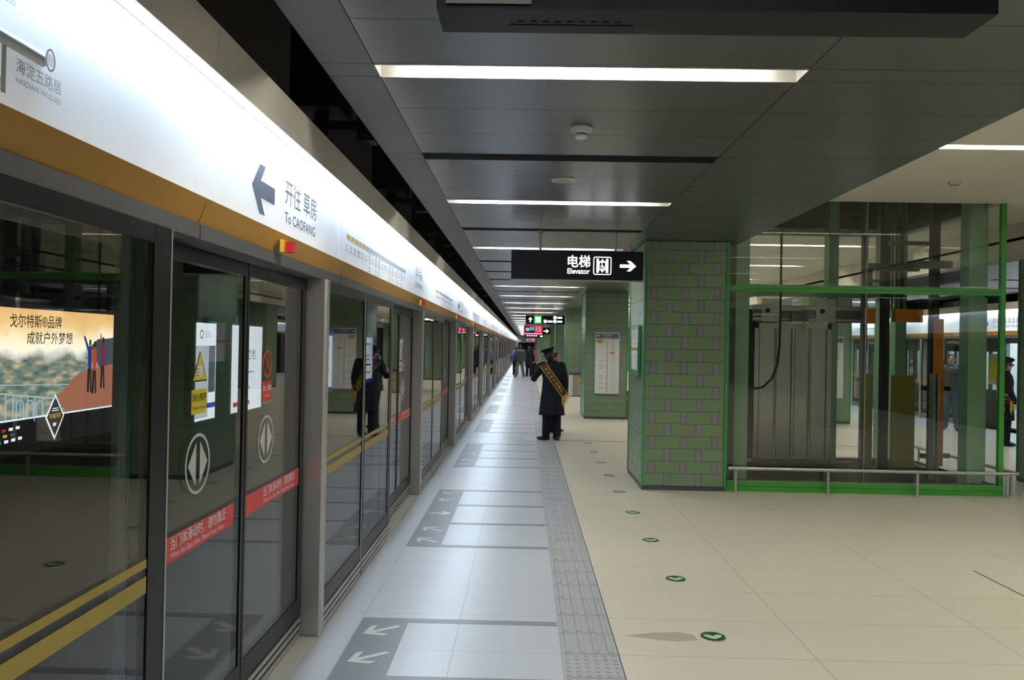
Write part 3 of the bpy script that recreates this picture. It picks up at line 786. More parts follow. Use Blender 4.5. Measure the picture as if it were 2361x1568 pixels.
sign_box(12.9, 17.2, 'illuminated sign box with a far left arrow, fourth panel of the row', GS, w_arrow(13.9))
edges = [17.2 + 4.9 * k for k in range(18)]
for i in range(17):
    a, c = edges[i], min(edges[i + 1], YE)
    if c <= a: break
    wr = (lambda w, a=a: route_map(w, a + .4, 2.6, small=True)) if i % 2 == 0 else w_arrow(a + 0.8)
    if i > 6: wr = None
    sign_box(a, c, 'overexposed white sign box far along the left track, %s beyond the far arrow' % (['first'] + ORD[1:])[i], GS, wr)
GR = 'illuminated route sign boxes above the right doors'
for i in range(14):
    # local frame turned by 180 degrees: local y runs towards -Y
    y0 = -2 + 4.6 * i; y1 = y0 + 4.6
    wr = None
    yc = -(y0 + y1) / 2
    if i == 4: wr = w_arrow(yc - 0.3 + 1.0, '开往 海淀五路居', 'To HAIDIAN WULUJU', 1.15)
    elif i in (3, 5, 6): wr = (lambda w, yc=yc: route_map(w, yc - 1.5, 2.8, small=True))
    t = sign_box(-y1, -y0, 'illuminated white route sign box above the right track, %s from the camera side' % ORD[i], GR, wr)
    t.location = (XR, 0, 0); t.rotation_euler = (0, 0, PI)

# red alarm lamps on the ochre band
rl = thing('red_door_lamp', 'x', 'lamp', (XG + 0.026, 3.68, 2.14), 0, 'red lamps on the ochre band')
b = MB(); b.box(-0.004, 0.012, -0.075, 0.03, -0.026, 0.032, M['yellow']); b.build('mounting_plate', rl, 'yellow mounting plate')
b = MB(); b.prism([(0.012, -0.045), (0.045, -0.035), (0.045, 0.02), (0.012, 0.028)], 2, -0.022, 0.026, M['redlamp']); b.build('lamp_cover', rl, 'red trapezoid cover')
for k in range(0, 9):
    yy = [3.68, 8.5, 12.9, 17.1, 21.4, 25.7, 30.0, 34.3, 38.5][k]
    lab = 'red door lamp with yellow backing on the ochre band, %s from the camera' % ORD[k]
    if k == 0: rl['label'] = lab
    else: copy_tree(rl, (XG + 0.026, yy, 2.14), 0, lab)
for k in range(3):
    copy_tree(rl, (XR - 0.026, 17.55 + 5.0 * k, 2.14), PI, 'red door lamp under the right track sign boxes, %s from the right edge' % ['first', 'second', 'third'][k], 'red lamps above the right track')

# ------------------------------------------------------------------ tunnel side: walls, track bed, black hangers
tn = MB()
tn.box(-5.3, -5.1, YB, YE, -1.2, 4.4, M['tunnel']); struct(tn, 'wall_left')
tn = MB(); tn.box(XR + 3.6, XR + 3.8, YB, YE, -1.2, 4.4, M['tunnel']); struct(tn, 'wall_right')
tn = MB(); tn.box(-5.3, XG, YB, YE, -1.4, -1.2, M['tunnel']); tn.box(XR, XR + 3.8, YB, YE, -1.4, -1.2, M['tunnel']); tn.box(XG - 0.1, XG, YB, YE, -1.2, -0.25, M['tunnel']); struct(tn, 'floor_track_bed')
tn = MB(); tn.box(-5.3, CX0, YB, YE, 3.9, 4.1, M['tunnel']); tn.box(mirror(CX0), XR + 3.8, YB, YE, 3.9, 4.1, M['tunnel']); tn.box(CX0, CX0 + 0.03, YB, YE, 3.3, 4.0, M['tunnel']); tn.box(mirror(CX0) - .03, mirror(CX0), YB, YE, 3.3, 4.0, M['tunnel']); struct(tn, 'ceiling_tunnel')
tn = MB(); tn.box(-5.3, XR + 3.8, YB - 0.2, YB, -1.4, 4.4, M['plaster']); struct(tn, 'wall_back')
tn = MB(); tn.box(-5.3, XR + 3.8, YE, YE + 0.2, 2.05, 5.5, M['plaster']); tn.box(-5.3, XG + 0.25, YE, YE + .2, -1.4, 2.05, M['plaster']); tn.box(1.2, XR + 3.8, YE, YE + .2, -1.4, 2.05, M['plaster'])
tn.box(XG + .25, 1.2, YE + 1.5, YE + 1.6, -1.4, 2.05, M['tunnel']); struct(tn, 'wall_front')
hg = thing('ceiling_hanger', 'x', 'bracket', (-1.42, 5.3, 0), 0, 'black hangers above the sign boxes')
b = MB(); b.box(-0.16, 0.16, -0.2, 0.2, 3.25, 3.9, M['blackbox']); b.build('hanger_box', hg)
b = MB(); b.tube([(0, 0, 2.86), (0, 0, 3.25)], 0.05, M['blackbox'], 12); b.tube([(0, 0, 3.02), (0, 0, 3.08)], 0.085, M['blackbox'], 12); b.tube([(0, 0, 2.9), (0, 0, 2.93)], 0.075, M['alu'], 12); b.build('insulator', hg)
b = MB(); b.box(-0.3, 0.34, -0.04, 0.04, 3.14, 3.2, M['blackbox']); b.box(0.26, 0.38, -0.07, 0.07, 3.06, 3.24, M['blackbox']); b.build('cross_arm', hg)
for k in range(22):
    lab = 'black hanger between the steel canopy and the tunnel ceiling, %s from the camera' % ORD[k]
    if k == 0: hg['label'] = lab
    else: copy_tree(hg, (-1.42, 5.3 + 2.75 * k, 0), 0, lab)

# ------------------------------------------------------------------ advertising boxes across the track
def poster_picture(name):
    m, nt, out = newmat(name); N, L = nt.nodes, nt.links
    tc = N.new('ShaderNodeTexCoord'); sp = N.new('ShaderNodeSeparateXYZ'); L.new(tc.outputs['Object'], sp.inputs[0])
    nz = N.new('ShaderNodeTexNoise'); nz.inputs['Scale'].default_value = 2.2; nz.inputs['Detail'].default_value = 7; L.new(tc.outputs['Object'], nz.inputs[0])
    nb = N.new('ShaderNodeTexNoise'); nb.inputs['Scale'].default_value = 9; nb.inputs['Detail'].default_value = 6
    mp = N.new('ShaderNodeMapping'); mp.inputs['Rotation'].default_value = (0.7, 0, 0); mp.inputs['Scale'].default_value = (1, 0.5, 1.6); L.new(tc.outputs['Object'], mp.inputs[0]); L.new(mp.outputs[0], nb.inputs[0])
    ma = N.new('ShaderNodeMath'); ma.operation = 'MULTIPLY_ADD'; L.new(nz.outputs['Fac'], ma.inputs[0]); ma.inputs[1].default_value = 0.42; L.new(sp.outputs[2], ma.inputs[2])
    sky = N.new('ShaderNodeValToRGB'); mr = N.new('ShaderNodeMapRange'); mr.inputs['From Min'].default_value = 1.72; mr.inputs['From Max'].default_value = 2.30; L.new(ma.outputs[0], mr.inputs[0]); L.new(mr.outputs[0], sky.inputs[0])
    e = sky.color_ramp.elements; e[0].position = 0.0; e[0].color = (1.0, 0.95, 0.85, 1); e[1].position = 0.55; e[1].color = (0.85, 0.56, 0.22, 1)
    q = e.new(0.3); q.color = (1.0, 0.86, 0.58, 1); q = e.new(1.0); q.color = (0.75, 0.38, 0.14, 1)
    land = N.new('ShaderNodeValToRGB'); L.new(nb.outputs['Fac'], land.inputs[0])
    e = land.color_ramp.elements; e[0].position = 0.3; e[0].color = (0.05, 0.09, 0.08, 1); e[1].position = 0.75; e[1].color = (0.62, 0.55, 0.42, 1)
    q = e.new(0.5); q.color = (0.17, 0.22, 0.18, 1); q = e.new(0.6); q.color = (0.38, 0.32, 0.20, 1)
    st = N.new('ShaderNodeMapRange'); st.inputs['From Min'].default_value = 1.66; st.inputs['From Max'].default_value = 1.80; L.new(ma.outputs[0], st.inputs[0])
    mx = N.new('ShaderNodeMix'); mx.data_type = 'RGBA'; L.new(st.outputs[0], mx.inputs[0]); L.new(land.outputs[0], mx.inputs[6]); L.new(sky.outputs[0], mx.inputs[7])
    em = N.new('ShaderNodeEmission'); em.inputs[1].default_value = 1.75 / 2 ** EXPO; L.new(mx.outputs[2], em.inputs[0]); L.new(em.outputs[0], out.inputs[0])
    return m
M['poster'] = poster_picture('lit_landscape_poster')
M['adrock'] = emis('lit_red_rock', (0.55, 0.21, 0.12), 1.0)
M['adrail'] = emis('lit_pale_blue_line', (0.55, 0.75, 0.85), 1.0)
M['adfig1'] = emis('lit_blue_figure', (0.05, 0.07, 0.30), 1.0)
M['adfig2'] = emis('lit_orange_figure', (0.75, 0.09, 0.04), 1.0)
M['adfig3'] = emis('lit_maroon_figure', (0.30, 0.04, 0.10), 1.0)
M['adgreen'] = emis('lit_green_logo', (0.02, 0.35, 0.05), 1.0)
t = thing('advertising_light_box', 'large backlit landscape poster with hikers seen through the nearest left glass pane', 'advertisement', (-5.08, 0, 0), 0, 'backlit posters on the wall across the track')
b = MB(); b.box(-0.12, -0.002, 4.4, 9.75, 0.50, 2.03, M['steel_dark']); b.build('case', t)
b = MB(); b.rect(4.45, 9.70, 0.85, 1.98, (0, 0, 0), Rr, Uu, M['poster'], 0.001); b.build('picture', t)
b = MB(); b.rect(4.45, 9.70, 0.55, 0.86, (0.001, 0, 0), Rr, Uu, M['adblack'], 0.001)
b.rect(4.45, 8.22, 0.85, 0.868, (0.003, 0, 0), Rr, Uu, M['adwhite'], 0.001); b.rect(8.52, 9.70, 0.85, 0.868, (0.003, 0, 0), Rr, Uu, M['adwhite'], 0.001)
b.build('black_footer', t)
b = MB(); dz = 0.835; dy = 8.37
b.plate([(dy, dz - 0.25), (dy + 0.17, dz), (dy, dz + 0.25), (dy - 0.17, dz)], (0.005, 0, 0), Rr, Uu, M['adwhite'], 0.001)
b.plate([(dy, dz - 0.215), (dy + 0.145, dz), (dy, dz + 0.215), (dy - 0.145, dz)], (0.007, 0, 0), Rr, Uu, M['adyellow'], 0.001)
b.plate([(dy, dz - 0.21), (dy + 0.141, dz), (dy, dz + 0.21), (dy - 0.141, dz)], (0.008, 0, 0), Rr, Uu, M['adblack'], 0.001)
b.text('GORE-TEX', 0.06, (0.0095, dy, dz - 0.01), Rr, Uu, M['adyellow'], 'CENTER', 0.001, sx=0.72)
b.rect(dy - .05, dy + .05, dz + .085, dz + .095, (0.0095, 0, 0), Rr, Uu, M['adwhite']); b.rect(dy - .06, dy + .06, dz + .062, dz + .072, (0.0095, 0, 0), Rr, Uu, M['adwhite'])
b.rect(dy - .035, dy + .01, dz - .10, dz - .065, (0.0095, 0, 0), Rr, Uu, M['adwhite']); b.rect(dy + .01, dy + .04, dz - .085, dz - .055, (0.0095, 0, 0), Rr, Uu, M['adred'])
b.build('diamond_badge', t)
b = MB(); b.text('戈尔特斯®品牌', 0.145, (0.004, 7.60, 1.80), Rr, Uu, M['adink'], fit=0.86, bold=0.001); b.text('成就户外梦想', 0.14, (0.004, 7.87, 1.63), Rr, Uu, M['adink'], fit=0.80, bold=0.001)
b.text('GORE-TEX', 0.02, (0.004, 9.0, 0.63), Rr, Uu, M['adgrey']); b.build('lettering', t)
b = MB()
b.plate([(8.38, 1.02), (8.58, 1.16), (8.85, 1.30), (9.70, 1.40), (9.70, 0.87), (8.6, 0.87)], (0.002, 0, 0), Rr, Uu, M['adrock'], 0.001)
b.plate([(9.05, 1.60), (9.2, 1.68), (9.45, 1.69), (9.70, 1.73), (9.70, 1.28), (9.3, 1.25)], (0.0015, 0, 0), Rr, Uu, M['adgrey'], 0.0004)
b.build('rock_ledge', t)
b = MB(); b.tube([(0.004, 6.2, 1.30), (0.004, 7.3, 1.225), (0.004, 8.62, 1.17)], 0.006, M['adrail'], 6); b.tube([(0.004, 6.2, 1.22), (0.004, 7.35, 1.15), (0.004, 8.38, 1.03)], 0.009, M['adrail'], 6)
for i in range(9):
    yy = 7.1 + 0.115 * i; zt = 1.17 - (yy - 7.1) * 0.10
    b.tube([(0.004, yy, zt), (0.004, yy, zt - 0.10 - 0.02 * i)], 0.005, M['adrail'], 6)
for i in range(4):
    yy = 7.62 + 0.16 * i; pts = [(0.005, yy - 0.055, 0.87)] + [(0.005, yy + 0.055 * -math.cos(PI * q / 6), 1.02 - 0.015 * i + 0.05 * math.sin(PI * q / 6)) for q in range(7)] + [(0.005, yy + 0.055, 0.87)]
    b.tube(pts, 0.006, M['adrail'], 6)
b.build('bridge_drawing', t)
b = MB()
for yy, z, m, arm in ((9.02, 1.06, 'adfig1', -1), (9.12, 1.04, 'adfig2', 0), (9.30, 1.09, 'adfig3', -0.3)):
    b.plate([(yy - .045, z), (yy - .005, z), (yy + .005, z + .25), (yy + .02, z), (yy + .055, z), (yy + .035, z + .29), (yy - .035, z + .29)][::1], (0.006, 0, 0), Rr, Uu, M['adink'], 0.001)
    b.plate([(yy - .035, z + .27), (yy + .04, z + .27), (yy + .045, z + .50), (yy + .02, z + .54), (yy - .02, z + .54), (yy - .045, z + .50)], (0.008, 0, 0), Rr, Uu, M[m], 0.001)
    b.plate([(yy - .018, z + .545), (yy + .022, z + .545), (yy + .024, z + .60), (yy, z + .62), (yy - .018, z + .60)], (0.008, 0, 0), Rr, Uu, M['adink'], 0.001)
    if arm: b.plate([(yy - .04, z + .46), (yy - .02, z + .52), (yy - .02 + arm * .09, z + .66), (yy - .035 + arm * .10, z + .64)], (0.009, 0, 0), Rr, Uu, M[m], 0.001)
b.build('printed_hikers', t)
b = MB(); lg = ['adwhite', 'adred', 'adwhite', 'adred', 'adwhite', 'adwhite']
for r in range(3):
    for i in range(6 if r != 1 else 5):
        yy = 7.2 + i * 0.105 + r * 0.02; z = 0.735 - r * 0.055 + i * 0.006
        m = [['adgrey', 'adred', 'adwhite', 'adred', 'adwhite', 'adwhite'], ['adred', 'adwhite', 'adred', 'adyellow', 'adgrey', 'adgrey'], ['adwhite', 'adwhite', 'adgreen', 'adwhite', 'adwhite', 'adwhite']][r][i]
        b.rect(yy, yy + 0.06, z, z + 0.03, (0.004, 0, 0), Rr, Uu, M[m], 0.001)
b.build('sponsor_logos', t)
ADS = [(11.97, 12.75, 'white backlit poster with red ring and blue foot bar, behind the nearest left leaf'),
       (13.45, 15.00, 'white backlit poster with grey writing, behind the nearest right door leaf'),
       (19.40, 20.60, 'blue bordered backlit poster seen through the fixed pane beyond the nearest steel post'),
       (24.70, 26.05, 'blue bordered backlit poster behind the reflection of the guard'),
       (31.3, 32.6, 'narrow backlit poster seen behind the second door'),
       (39.8, 42.0, 'pale backlit poster seen beyond the second steel post')]
for i, (a, c, lab) in enumerate(ADS):
    t = thing('advertising_light_box', lab, 'advertisement', (-5.08, 0, 0), 0, 'backlit posters on the wall across the track')
    b = MB(); b.box(-0.12, -0.002, a - .03, c + .03, 0.38, 2.0, M['steel_dark']); b.build('case', t)
    b = MB(); w = c - a
    if i in (2, 3, 4): b.rect(a, c, 0.42, 1.96, (0, 0, 0), Rr, Uu, M['adblue'], 0.001); b.rect(a + .03 * w, c - .1 * w, 0.52, 1.86, (0.002, 0, 0), Rr, Uu, M['adwhite'], 0.001)
    else: b.rect(a, c, 0.42, 1.96, (0, 0, 0), Rr, Uu, M['adwhite'] if i < 5 else M['adpale'], 0.001)
    b.build('picture', t)
    b = MB()
    if i == 0:
        b.ring(a + .2, 1.78, .07, .07, .02, (0.003, 0, 0), Rr, Uu, M['adred']); b.rect(a, c, 0.60, 0.68, (0.003, 0, 0), Rr, Uu, M['adblue']); b.rect(a + .62 * w, c - .03, 0.85, 1.60, (0.003, 0, 0), Rr, Uu, M['adgrey']); b.text('生活', 0.12, (0.003, a + .32, 1.74), Rr, Uu, M['adpale'])
    elif i == 1:
        b.text('户外之地', 0.22, (0.003, a + .3, 1.36), Rr, Uu, M['adgrey']); b.rect(a + .1, a + .9, .52, .60, (0.003, 0, 0), Rr, Uu, M['adred']); b.rect(a + .3, a + 1.1, 1.10, 1.13, (0.003, 0, 0), Rr, Uu, M['adpale']); b.rect(a + .3, a + .9, .8, .86, (0.003, 0, 0), Rr, Uu, M['adpale'])
    else:
        for z in (1.62, 1.25, 1.12, 0.95, 0.7): b.rect(a + .12 * w, a + (.6 + .1 * math.sin(z * 9)) * w, z, z + .06, (0.004, 0, 0), Rr, Uu, M['adpale'] if z != .95 else M['adgrey'])
    b.build('printed_text', t)

# ------------------------------------------------------------------ near hanging display (seen from below at the top edge)
t = thing('hanging_display', 'dark hanging display case cut by the top edge of the picture', 'display', (0, 0, 0))
dz0 = 2.45
b = MB(); b.box(-0.212, 1.030, 1.735, 1.870, dz0, 2.93, M['signblack']); b.build('case', t)
b = MB(); b.box(-0.18, 1.0, 1.728, 1.735, dz0 + 0.03, 2.90, M['signblack']); b.build('screen', t)
b = MB()
for i in range(9): b.box(-0.03 + i * 0.028, -0.015 + i * 0.028, 1.80, 1.806, dz0 - 0.0015, dz0, M['black'])
b.box(-0.05, 0.24, 1.82, 1.824, dz0 - 0.0015, dz0, M['black']); b.build('vent_row', t)
b = MB(); b.box(-0.19, 0.0, 1.726, 1.729, dz0 + 0.008, dz0 + 0.03, M['plaster']); b.build('type_plate', t)
for x in (0.1, 0.75): b = MB(); b.tube([(x, 1.81, 2.93), (x, 1.81, ZC)], 0.02, M['steel'], 12); b.build('hanging_rod', t)

# ------------------------------------------------------------------ hanging lift sign
def hang_sign(label, x0, x1, z0, z1, y, rods, writer, name='hanging_sign', depth=0.12):
    t = thing(name, label, 'sign', (0, y, 0), 0, 'hanging signs')
    b = MB(); b.box(x0, x1, 0, depth, z0, z1, M['signblack']); b.box(x0 - 0.003, x1 + 0.003, -0.002, depth + .002, z0 - 0.008, z0, M['alu']); b.build('sign_case', t)
    for x in rods: b = MB(); b.tube([(x, depth / 2, z1), (x, depth / 2, ZC)], 0.014, M['steel'], 10); b.tube([(x, depth / 2, ZC - 0.03), (x, depth / 2, ZC)], 0.03, M['steel'], 12); b.build('hanging_rod', t)
    writer(t)
    return t
XF, ZF = (1, 0, 0), (0, 0, 1)
def right_arrow(b, cx, cz, s, y=-0.001, m=None, ang=0.0):
    m = m or M['signlit']
    def pt(L_): return [(cx + px_, cz + pz_) for px_, pz_ in rot2([(x * s, z * s) for x, z in L_], ang)]
    b.plate(pt([(-0.5, -0.1), (0.2, -0.1), (0.5, 0), (0.2, 0.1), (-0.5, 0.1)]), (0, y, 0), XF, ZF, m)
    b.plate(pt([(-0.1 + .02, 0.32), (0.14, 0.32), (0.5, 0.0), (0.25, 0.0)][::-1]), (0, y - .0004, 0), XF, ZF, m)
    b.plate(pt([(-0.1 + .02, -0.32), (0.14, -0.32), (0.5, 0.0), (0.25, 0.0)]), (0, y - .0008, 0), XF, ZF, m)
def lift_writer(t):
    x0, z1 = -0.17, 2.755; sc_ = 1.45 / 2080 * 1.0   # metres per pixel of the measured crop
    def X(p): return x0 + (p - 147) * sc_
    def Z(p, q): return z1 - (p - 262 - (q - 147) * 0.0183) * sc_
    b = MB(); b.text('电梯', 0.145, (X(1045), -0.001, Z(525, 1100)), XF, ZF, M['signlit'], bold=0.0022, fit=0.245)
    b.text('Elevator', 0.083, (X(1040), -0.001, Z(642, 1100)), XF, ZF, M['signlit'], bold=0.0014, fit=0.245); b.build('lettering', t)
    b = MB(); cx = X(1590); cz = Z(520, 1590)
    # rounded frame
    def rr(w, r, n=5):
        out = []
        for (sx, sz, a0) in ((1, 1, 0), (-1, 1, PI / 2), (-1, -1, PI), (1, -1, 3 * PI / 2)):
            for i in range(n + 1):
                a = a0 + PI / 2 * i / n; out.append((cx + sx * (w - r) + r * math.cos(a), cz + sz * (w - r) + r * math.sin(a)))
        return out
    A, B_ = rr(0.100, 0.022), rr(0.090, 0.014); n = len(A)
    v = [(p[0], -0.001, p[1]) for p in A] + [(p[0], -0.001, p[1]) for p in B_]
    b.add(v, [(i, (i + 1) % n, n + (i + 1) % n, n + i) for i in range(n)], M['signlit'])
    for s in (-1, 1): b.rect(cx + s * 0.052 - 0.013, cx + s * 0.052 + 0.013, cz - 0.078, cz + 0.078, (0, -0.001, 0), XF, ZF, M['signlit'])
    b.rect(cx - .04, cx + .04, cz + .035, cz + .05, (0, -0.001, 0), XF, ZF, M['signlit']); b.rect(cx - .04, cx + .04, cz - .05, cz - .035, (0, -0.001, 0), XF, ZF, M['signlit'])
    for s in (-1, 1): b.plate([(cx - .016, cz + s * .055), (cx + .016, cz + s * .055), (cx, cz + s * .078)][::s], (0, -.0012, 0), XF, ZF, M['signlit'])
    b.ring(cx - .002, cz - .012, .017, .017, .005, (0, -.0012, 0), XF, ZF, M['signlit'], 16)
    b.ball((cx - .005, -0.0015, cz + .026), (.006, .0008, .006), M['signlit'], 8, 6)
    b.plate([(cx - .008, cz - .008), (cx + .002, cz - .008), (cx + .0, cz + .02), (cx - .008, cz + .02)], (0, -.0016, 0), XF, ZF, M['signlit'])
    b.plate([(cx - .002, cz - .006), (cx + .018, cz - .006), (cx + .026, cz - .028), (cx + .018, cz - .03), (cx + .012, cz - .012), (cx - .002, cz - .012)], (0, -.002, 0), XF, ZF, M['signlit'])
    for s in (-1, 1): b.rect(cx + s * .033 - .003, cx + s * .033 + .003, cz - .034, cz + .034, (0, -.0012, 0), XF, ZF, M['signlit'])
    b.build('lift_pictogram', t)
    b = MB(); right_arrow(b, X(1995), Z(527, 1995), 0.18); b.build('arrow', t)
s1 = hang_sign('black hanging sign reading Elevator with a lift pictogram and right arrow', -0.17, 1.285, 2.435, 2.755, 8.63, (0.15, 0.985), lift_writer)
def exit_writer(t):
    b = MB(); right_arrow(b, 0.17, 2.64, 0.19, ang=PI / 2); b.build('up_arrow', t)
    b = MB(); b.rect(0.30, 0.585, 2.49, 2.795, (0, -0.001, 0), XF, ZF, M['signgreen']); b.build('green_panel', t, 'green exit panel')
    b = MB()
    for x in (0.36, 0.415, 0.47, 0.512): b.rect(x, x + 0.026, 2.54, 2.745, (0, -0.0025, 0), XF, ZF, M['signlit'])
    for z in (2.56, 2.64, 2.70): b.rect(0.355, 0.538, z, z + 0.024, (0, -0.003, 0), XF, ZF, M['signlit'])
    for xx, zz in ((0.66, 2.53), (1.01, 2.53), (1.01, 2.67)):
        b.rect(xx, xx + .11, zz, zz + .11, (0, -.002, 0), XF, ZF, M['signlit']); b.rect(xx + .14, xx + .32, zz + .02, zz + .085, (0, -.002, 0), XF, ZF, M['signlit'])
    b.build('pictograms', t)
hang_sign('hanging exit direction sign with up arrow and green panel beyond the lift sign', 0.0, 1.52, 2.48, 2.80, 28.4, (0.30, 1.17), exit_writer)
def arrow_writer(x, z):
    def f(t):
        b = MB(); right_arrow(b, x, z, 0.3); b.rect(x - .62, x - .48, z - .12, z + .12, (0, -.001, 0), XF, ZF, M['signlit']); b.build('arrow', t)
    return f
hang_sign('black hanging sign with white right arrow behind the nearer platform screen', 0.1, 1.42, 2.35, 2.72, 45.0, (0.4, 1.2), arrow_writer(1.2, 2.54))
def far_writer(t):
    b = MB(); right_arrow(b, 1.15, 2.37, .25)
    for i in range(5): b.rect(0.1 + i * .16, .2 + i * .16, 2.36, 2.44, (0, -.001, 0), XF, ZF, M['signlit'])
    b.build('lettering', t)
hang_sign('farthest black hanging sign with a strip of small white lettering', 0.0, 1.35, 2.25, 2.52, 56.0, (0.3, 1.1), far_writer)
def tv(label, x0, x1, z0, z1, y):
    t = thing('platform_screen', label, 'screen', (0, y, 0), 0, 'red lit platform screens')
    b = MB(); b.box(x0, x1, 0, 0.1, z0, z1, M['blackframe']); b.build('case', t); w, h = x1 - x0, z1 - z0
    b = MB(); R = lambda a, c, d, e, m, k=1: b.rect(x0 + a * w, x0 + c * w, z0 + d * h, z0 + e * h, (0, -0.001 * k, 0), XF, ZF, M[m])
    R(.03, .97, .06, .94, 'tvred'); R(.05, .57, .24, .84, 'tvdark', 2); R(.10, .28, .40, .70, 'adpale', 3); R(.30, .55, .45, .78, 'tvteal', 3); R(.04, .96, .08, .2, 'tvpink', 2)
    for i in range(4): R(.62, .74, .36 + i * .13, .42 + i * .13, 'tvpink', 2); R(.78, .92, .36 + i * .13, .42 + i * .13, 'tvpink', 2)
    b.build('picture', t)
    b = MB(); b.tube([((x0 + x1) / 2, .05, z1), ((x0 + x1) / 2, .05, ZC)], .02, M['steel'], 10); b.build('hanging_rod', t)
tv('larger red lit platform screen hanging below the exit sign', -0.07, 0.80, 2.17, 2.66, 36.0)
tv('smaller red lit platform screen hanging farther along the platform', 0.0, 0.88, 2.03, 2.34, 67.0)

# ------------------------------------------------------------------ line map panels, small plates
def line_map(x0, x1, z0, z1, y, label, cnhead='开往草房'):
    t = thing('line_map_panel', label, 'map', (0, y, 0), 0, 'line map panels on pillars')
    b = MB(); b.box(x0 - .012, x1 + .012, -0.03, 0.0, z0 - .012, z1 + .012, M['alu']); b.build('frame', t)
    b = MB(); b.rect(x0, x1, z0, z1, (0, -0.031, 0), XF, ZF, M['plastic_white'], .001); b.build('map_sheet', t)
    w, h = x1 - x0, z1 - z0
    b = MB(); b.rect(x0 + .02 * w, x1 - .02 * w, z1 - .095 * h, z1 - .012 * h, (0, -.033, 0), XF, ZF, M['signink'], .001)
    b.text(cnhead, .05, (x0 + .3 * w, -.0345, z1 - .052 * h), XF, ZF, M['white_ink'], fit=.36 * w); b.text('To CAOFANG', .025, (x0 + .3 * w, -.0345, z1 - .082 * h), XF, ZF, M['white_ink'], fit=.34 * w)
    right_arrow(b, x0 + .12 * w, z1 - .05 * h, .08, y=-.0345, m=M['white_ink'], ang=PI); b.build('header', t)
    b = MB(); cx = x0 + .5 * w
    b.rect(x0 + .06 * w, x0 + .3 * w, z1 - .17 * h, z1 - .115 * h, (0, -.033, 0), XF, ZF, M['orange']); b.text('6 号线', .035, (x0 + .08 * w, -.0345, z1 - .155 * h), XF, ZF, M['white_ink'])
    for i in range(20):
        z = z1 - (.165 + i * .0415) * h
        b.rect(cx - .008, cx + .008, z - .014 * h, z + .016 * h, (0, -.033, 0), XF, ZF, M['orange'] if i < 5 else M['signink'])
        if i == 4: b.rect(cx + .12 * w, cx + .30 * w, z - .014 * h, z + .016 * h, (0, -.033, 0), XF, ZF, M['orange'])
        else: b.text(STN[i], .030, (cx + .16 * w, -.034, z - .004), XF, ZF, M['signink'] if i < 4 else M['signink_light'])
        if i in (7, 9, 10, 13, 14, 16, 18): b.rect(cx - .022, cx - .008, z - .006, z + .006, (0, -.033, 0), XF, ZF, M['signink']); b.rect(cx - .36 * w, cx - .16 * w, z - .01, z + .01, (0, -.033, 0), XF, ZF, M['signink_light'])
    b.build('line_diagram', t)
line_map(1.655, 2.215, 0.60, 2.03, PILY + PILP, 'tall white line map panel with a dark header on the second left pillar')
line_map(6.95, 7.45, 0.60, 2.03, PILY + PILP, 'tall white line map panel on the second right pillar, seen through the lift glass')
t = thing('station_name_plate', 'white and orange station plate in a green frame on the nearest pillar side', 'sign', (PILX - 0.006, 0, 0))
R2, U2 = (0, -1, 0), (0, 0, 1)
def RX(b, y0, y1, z0, z1, k, m): b.rect(-y1, -y0, z0, z1, (-0.001 * k, 0, 0), R2, U2, M[m])
b = MB(); b.box(-0.035, 0, 9.60, 10.18, 1.34, 1.97, M['cornergreen']); b.build('frame', t)
b = MB(); b.box(-0.037, -0.034, 9.63, 10.15, 1.42, 1.92, M['plastic_white']); b.build('plate', t)
b = MB(); b.rect(-10.15, -9.63, 1.66, 1.70, (-0.038, 0, 0), R2, U2, M['orange']); b.text('青年路', .12, (-0.0385, 10.05, 1.80), R2, U2, M['signink_light'], fit=.3); b.text('QINGNIANLU', .06, (-0.0385, 10.05, 1.73), R2, U2, M['signink_light'], fit=.3)
b.text('开往草房', .05, (-0.0385, 9.95, 1.58), R2, U2, M['signink_light'], fit=.22); b.text('To CAOFANG', .03, (-0.0385, 9.95, 1.50), R2, U2, M['signink_light'], fit=.22); b.build('lettering', t)

# ------------------------------------------------------------------ glass lift shaft
lf = thing('glass_lift_shaft', 'glass lift shaft with green frame beside the nearest tiled pillar', 'lift shaft', (0, 0, 0))
def part(name, label=None, *boxes):
    b = MB()
    for bx_, m in boxes: b.box(*bx_, M[m])
    return b.build(name, lf, label)
fy = EY0
# frame bars
def ribbed(z0, z1):
    b = MB()
    h = (z1 - z0) / 2
    for i in (0, 1):
        b.box(EX0, EX1 + .02, fy - .035, fy, z0 + i * h, z0 + (i + 1) * h - .006, M['liftgreen'])
        b.box(EX1 - 0.0, EX1 + .035, fy, EY1, z0 + i * h, z0 + (i + 1) * h - .006, M['liftgreen'])
    b.box(EX0, EX1, fy - .025, fy, z0, z1, M['liftcolumn']); b.box(EX1, EX1 + .025, fy, EY1, z0, z1, M['liftcolumn'])
    return b
ribbed(0.0, 0.125).build('base_bar', lf); ribbed(2.395, 2.475).build('middle_bar', lf)
part('corner_post', 'bright green corner post', ((EX1 - .03, EX1 + .03, fy - .03, fy + .02, 0, ZM), 'liftgreen'))
part('edge_post', 'thin green post against the pillar', ((EX0 - 0.01, EX0 + .02, fy - .03, fy + .02, 0, ZC), 'liftgreen'))
part('rear_corner_post', None, ((EX1 - .03, EX1 + .03, EY1 - .05, EY1, 0, ZM), 'liftgreen'))
